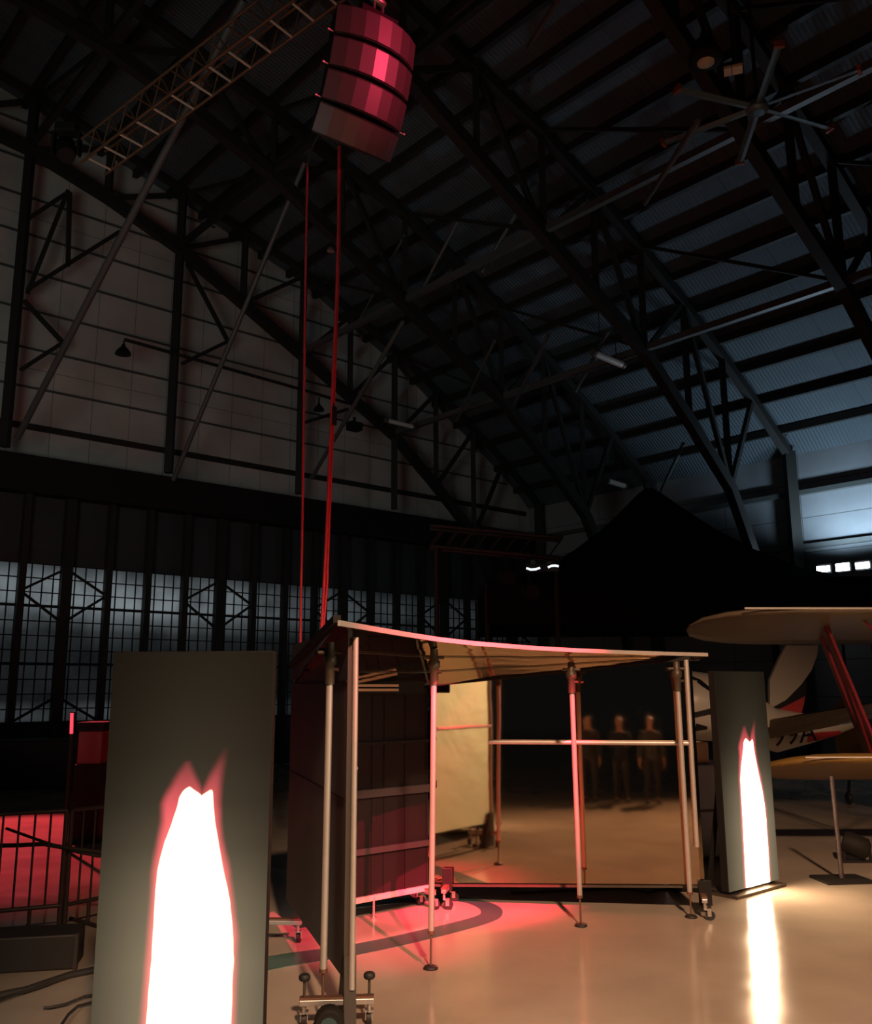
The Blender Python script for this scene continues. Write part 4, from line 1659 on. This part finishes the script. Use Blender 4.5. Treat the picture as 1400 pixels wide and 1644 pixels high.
# ================================================================== LEFT SIDE
def barrier(p0, p1, lab, nbars):
    p0, p1 = V(p0), V(p1)
    t = thing('crowd_barrier', lab, 'barrier', p0.lerp(p1, 0.5), 'crowd barriers at the left')
    z0, z1 = 0.22, 1.05
    mb = MB()
    for z in (z0, z1):
        mb.tube(p0 + V((0, 0, z)), p1 + V((0, 0, z)), 0.019, 10)
    for p in (p0, p1):
        mb.tube(p + V((0, 0, 0.02)), p + V((0, 0, z1)), 0.022, 10)
    mb.build('frame', M['barrier'], t)
    for i in range(1, nbars):
        p = p0.lerp(p1, i / nbars)
        mb = MB()
        mb.tube(p + V((0, 0, z0)), p + V((0, 0, z1)), 0.010, 6)
        mb.build('bar', M['barrier'], t)
    for f in (0.12, 0.88):
        p = p0.lerp(p1, f)
        d = (p1 - p0).normalized()
        n_ = V((-d.y, d.x, 0))
        mb = MB()
        mb.tube(p - n_ * 0.3 + V((0, 0, 0.02)), p + n_ * 0.3 + V((0, 0, 0.02)), 0.018, 8)
        mb.tube(p + V((0, 0, 0.02)), p + V((0, 0, z0)), 0.018, 8)
        mb.build('foot', M['barrier'], t)
    return t


e0 = at_z(94, 1495, 0)
barrier(e0 + V((-1.95, -0.85, 0)), e0, 'dark crowd barrier reaching out of frame on the left', 16)
barrier(e0 + V((0.04, 0.02, 0)), e0 + V((1.25, 1.55, 0)), 'dark crowd barrier running behind the large flame screen', 16)
mb = MB()
mb.path([at_d(x, y, d) for x, y, d in ((-20, 1358, 9.0), (30, 1357, 8.9), (70, 1355, 8.8), (110, 1362, 8.75), (160, 1368, 8.75), (200, 1376, 8.7))], 0.02, 8)
tag(mb.build('draped_cable', M['dark_cable']), 'dark cable draped level along the crowd barriers', 'cable')
mb = MB()
mb.path([at_d(x, y, d) for x, y, d in ((10, 1330, 9.2), (60, 1348, 9.1), (110, 1365, 9.0), (160, 1375, 9.0))], 0.014, 8)
tag(mb.build('draped_cable', M['dark_cable']), 'thin dark cable sagging across the level one on the barrier', 'cable')

# low black platform beyond, red strip light and red case
c = at_d(115, 1162, 13.0)
t = thing('red_strip_light', 'short upright red light strip glowing left of the large flame screen', 'light', (c.x, c.y, 0))
mb = MB()
mb.tube(at_d(115.5, 1145, 13), at_d(114.5, 1178, 13), 0.024, 8)
mb.build('light_tube', M['red_glow'], t)
mb = MB()
mb.tube(V((c.x, c.y + 0.06, 0)), at_d(115, 1143, 13) + V((0, 0.06, 0)), 0.03, 8)
mb.build('stand', M['steel_dark'], t)
c = at_d(143, 1198, 13.6)
t = thing('flight_case', 'dull red tall case beside the red light strip', 'case', (c.x, c.y, 0))
mb = MB()
mb.frame_box(V((c.x - 0.17, c.y, c.z - 0.26)), (0.36, 0, 0), (0, 0.5, 0), (0, 0, 0.48))
mb.build('body', M['red_case'], t, bevel=0.02)
mb = MB()
mb.frame_box(V((c.x - 0.19, c.y - 0.02, c.z + 0.22)), (0.4, 0, 0), (0, 0.54, 0), (0, 0, 0.12))
mb.build('lid', M['black'], t)
mb = MB()
mb.frame_box(V((c.x - 0.19, c.y - 0.02, 0)), (0.4, 0, 0), (0, 0.54, 0), (0, 0, c.z - 0.26))
mb.build('base', M['black'], t)
spot('red_case_spot', (c.x + 0.6, c.y - 2.2, 2.4), (c.x, c.y, 1.2), 1.0, (1, 0.04, 0.05), 40, 0.7, 0.03)
e = at_z(60, 1276, 0)
mb = MB()
mb.frame_box(V((e.x - 8.0, e.y + 0.2, 0)), (10.4, 1.2, 0), (-0.5, 3.0, 0), (0, 0, 1.05))
tag(mb.build('stage_platform', M['wood_case'], bevel=0.03), 'long low black stage platform across the far left', 'platform')

# black cases and cables on the floor at the left edge
b0 = at_z(62, 1562, 0)
t = thing('road_case', 'low black road case on the floor below the crowd barrier', 'case', b0)
mb = MB()
mb.frame_box(b0 + V((-1.3, -0.22, 0.0)), (1.55, 0.30, 0), (-0.07, 0.36, 0), (0, 0, 0.26))
mb.build('body', M['wood_case'], t, bevel=0.015)
for f in (0.0, 1.0):
    mb = MB()
    mb.bar(b0 + V((-1.3 + 1.55 * f, -0.22 + 0.30 * f, 0.0)), b0 + V((-1.3 + 1.55 * f, -0.22 + 0.30 * f, 0.265)), 0.03, 0.03)
    mb.build('corner_edge', M['barrier'], t)
mb = MB()
mb.path([b0 + V((-0.72, -0.10, 0.12)), b0 + V((-0.66, -0.16, 0.15)), b0 + V((-0.56, -0.14, 0.15)), b0 + V((-0.50, -0.06, 0.12))], 0.012, 8)
mb.build('handle', M['silver'], t)
for pts, lab in (([(-30, 1606), (10, 1596), (40, 1590), (75, 1578), (110, 1566), (160, 1556)], 'thick black cable on the floor running to the large flame screen'),
                 ([(-30, 1618), (25, 1597), (60, 1586), (80, 1579)], 'thin black cable lying beside the thick floor cable'),
                 ([(70, 1618), (82, 1617), (105, 1612), (135, 1600), (190, 1590)], 'thin dark cable with a plug end on the floor at bottom left'),
                 ([(95, 1650), (110, 1628), (125, 1615), (160, 1606)], 'thin looping cable on the floor at the bottom left corner')):
    P = [at_z(x, y, 0.02) for x, y in pts]
    mb = MB()
    mb.path(P, 0.028 if 'thick' in lab[:6] else 0.009, 8)
    tag(mb.build('floor_cable', M['dark_cable']), lab, 'cable', 'black cables on the floor at the left')
# cable on the floor under the mirror
mb = MB()
mb.path([at_z(x, y, 0.012) for x, y in ((820, 1433), (900, 1430), (1000, 1426), (1025, 1429), (1040, 1432), (1060, 1428), (1095, 1424))], 0.012, 8)
tag(mb.build('floor_cable', M['dark_cable']), 'black cable lying on the floor under the gold mirror', 'cable')
# teal drum at the foot of the left corner
b0 = at_z(528, 1668, 0)
t = thing('cable_drum', 'small black drum with a teal face at the near left caster', 'drum', b0)
mb = MB()
mb.lathe(b0 + V((0, 0, 0.09)), (0.1, -1, 0), [(0.05, -0.07), (0.095, -0.06), (0.095, 0.04), (0.08, 0.05)], 20)
mb.build('body', M['black'], t)
mb = MB()
mb.lathe(b0 + V((0.004, -0.052, 0.085)), (0.1, -1, 0), [(0.055, 0), (0.055, 0.006)], 20)
mb.build('face', M['teal'], t)


# ================================================================== ONLOOKERS BELOW THE CAMERA, SEEN ONLY IN THE MIRROR
def skin_mesh(name, chains, m, parent):
    """chains: list of [(x, y, z, radius), ...]; a chain starts at an existing point when its first point repeats it"""
    vs, es, rs, idx = [], [], [], {}
    for ch in chains:
        prev = None
        for x, y, z, r in ch:
            k_ = (round(x, 4), round(y, 4), round(z, 4))
            if k_ not in idx:
                idx[k_] = len(vs)
                vs.append((x, y, z))
                rs.append(r)
            if prev is not None and prev != idx[k_]:
                es.append((prev, idx[k_]))
            prev = idx[k_]
    me = bpy.data.meshes.new(name)
    me.from_pydata(vs, es, [])
    o = bpy.data.objects.new(name, me)
    COL.objects.link(o)
    md = o.modifiers.new('skin', 'SKIN')
    md.use_smooth_shade = True
    for i_, r in enumerate(rs):
        me.skin_vertices[0].data[i_].radius = (r, r)
        me.skin_vertices[0].data[i_].use_root = (i_ == 0)
    sb = o.modifiers.new('subdivision', 'SUBSURF')
    sb.levels = 1
    sb.render_levels = 2
    me.materials.append(m)
    o.parent = parent
    return o


def person(x, y, h, rz, lab, shirt, trousers, hair, bend):
    t = thing('person', lab, 'person', (x, y, 0), 'onlookers in front of the booth')
    t.rotation_euler = (0, 0, rz)
    k_ = h / 1.75
    P = lambda a, b_, c_, r: (a * k_, b_ * k_, c_ * k_, r * k_)
    body = [[P(0, 0, 0.95, 0.085), P(0, 0.01, 1.15, 0.08), P(0, 0.0, 1.36, 0.085), P(0, 0.0, 1.46, 0.06), P(0, 0.015, 1.53, 0.055), P(0, 0.03, 1.60, 0.082), P(0, 0.025, 1.67, 0.088), P(0, 0.015, 1.725, 0.06)],
            [P(0, 0.03, 1.60, 0.082), P(0, 0.125, 1.615, 0.014)]]
    cl_top, cl_leg = [[P(0, 0, 0.86, 0.165), P(0, 0, 0.94, 0.17), P(0, 0.005, 1.04, 0.16), P(0, 0.01, 1.14, 0.155), P(0, 0.005, 1.24, 0.16), P(0, 0.0, 1.34, 0.155), P(0, 0, 1.42, 0.10), P(0, 0, 1.47, 0.07)]], []
    shoes = []
    for sx in (-1, 1):
        body.append([P(0, 0, 0.95, 0.085), P(sx * 0.10, 0, 0.88, 0.06), P(sx * 0.11, 0.01, 0.50, 0.045), P(sx * 0.115, -0.01, 0.10, 0.037), P(sx * 0.125, 0.10, 0.035, 0.032), P(sx * 0.13, 0.16, 0.03, 0.026)])
        cl_leg.append([P(0, 0, 0.97, 0.13), P(sx * 0.095, 0, 0.86, 0.105), P(sx * 0.10, 0.005, 0.70, 0.09), P(sx * 0.11, 0.012, 0.50, 0.07), P(sx * 0.115, -0.01, 0.09, 0.055)])
        shoes.append([P(sx * 0.115, -0.05, 0.045, 0.042), P(sx * 0.122, 0.06, 0.045, 0.045), P(sx * 0.132, 0.17, 0.036, 0.034)])
        ey, ez = (0.02, 1.10) if not bend else (0.10, 1.13)
        hx, hy, hz = (sx * 0.25, 0.06, 0.86) if not bend else (sx * 0.12, 0.33, 1.22)
        arm = [P(0, 0.0, 1.36, 0.085), P(sx * 0.17, 0, 1.40, 0.04), P(sx * 0.23, ey - 0.01, ez, 0.034), P(hx, hy, hz, 0.028)]
        body.append(arm)
        cl_top.append([P(0, 0.0, 1.34, 0.155), P(sx * 0.17, 0, 1.395, 0.072), P(sx * 0.23, ey - 0.01, ez, 0.056), P(*(V((sx * 0.23, ey - 0.01, ez)).lerp(V((hx, hy, hz)), 0.85)), 0.042)])
        W_ = V((hx, hy, hz))
        dr = (W_ - V((sx * 0.23, ey, ez))).normalized()
        side = V((0, 1, 0)) if not bend else V((sx, 0, 0.2)).normalized()
        palm = W_ + dr * 0.07
        body.append([P(*W_, 0.028), P(*palm, 0.024)])
        inw = V((-sx, 0, 0)) if not bend else V((0, 0, -1))
        for q, ln in enumerate((0.072, 0.08, 0.075, 0.06)):
            b_ = palm + side * (0.03 - q * 0.02)
            body.append([P(*palm, 0.024), P(*(b_ + dr * 0.02), 0.0095), P(*(b_ + dr * (0.02 + ln * 0.5) + inw * 0.012), 0.0088), P(*(b_ + dr * (0.01 + ln * 0.9) + inw * 0.034), 0.0075)])
        tb = W_ + dr * 0.03 + side * 0.03
        body.append([P(*W_, 0.028), P(*tb, 0.0105), P(*(tb + dr * 0.035 + side * 0.018 + inw * 0.015), 0.0085)])
    skin_mesh('body', body, M['skin'], t)
    skin_mesh('jacket', cl_top, shirt, t)
    skin_mesh('trousers', cl_leg, trousers, t)
    for sh in shoes:
        skin_mesh('shoe', [sh], M['rubber'], t)
    skin_mesh('hair', [[P(0, -0.045, 1.57, 0.055), P(0, -0.02, 1.655, 0.092), P(0, 0.0, 1.70, 0.094), P(0, 0.015, 1.725, 0.085)]], hair, t)


M['jacket_blue'] = mat('navy_jacket', (0.02, 0.025, 0.045), 0.85)
M['jacket_grey'] = mat('grey_jumper', (0.06, 0.06, 0.06), 0.85)
M['hair_dark'] = mat('dark_hair', (0.02, 0.013, 0.01), 0.6)
M['hair_brown'] = mat('brown_hair', (0.07, 0.04, 0.02), 0.6)
for args in ((-0.35, 0.95, 1.60, 0.1, 'person in dark clothes, arms hanging, leftmost of the mirrored onlookers', M['cloth'], M['cloth'], M['hair_dark'], False),
             (0.25, 0.85, 1.58, -0.15, 'person in a navy jacket holding hands up at the chest in the mirror', M['jacket_blue'], M['cloth'], M['hair_brown'], True),
             (0.85, 0.95, 1.60, -0.3, 'person in a grey jumper, right of the navy jacket in the mirror', M['jacket_grey'], M['cloth'], M['hair_dark'], False)):
    person(*args)
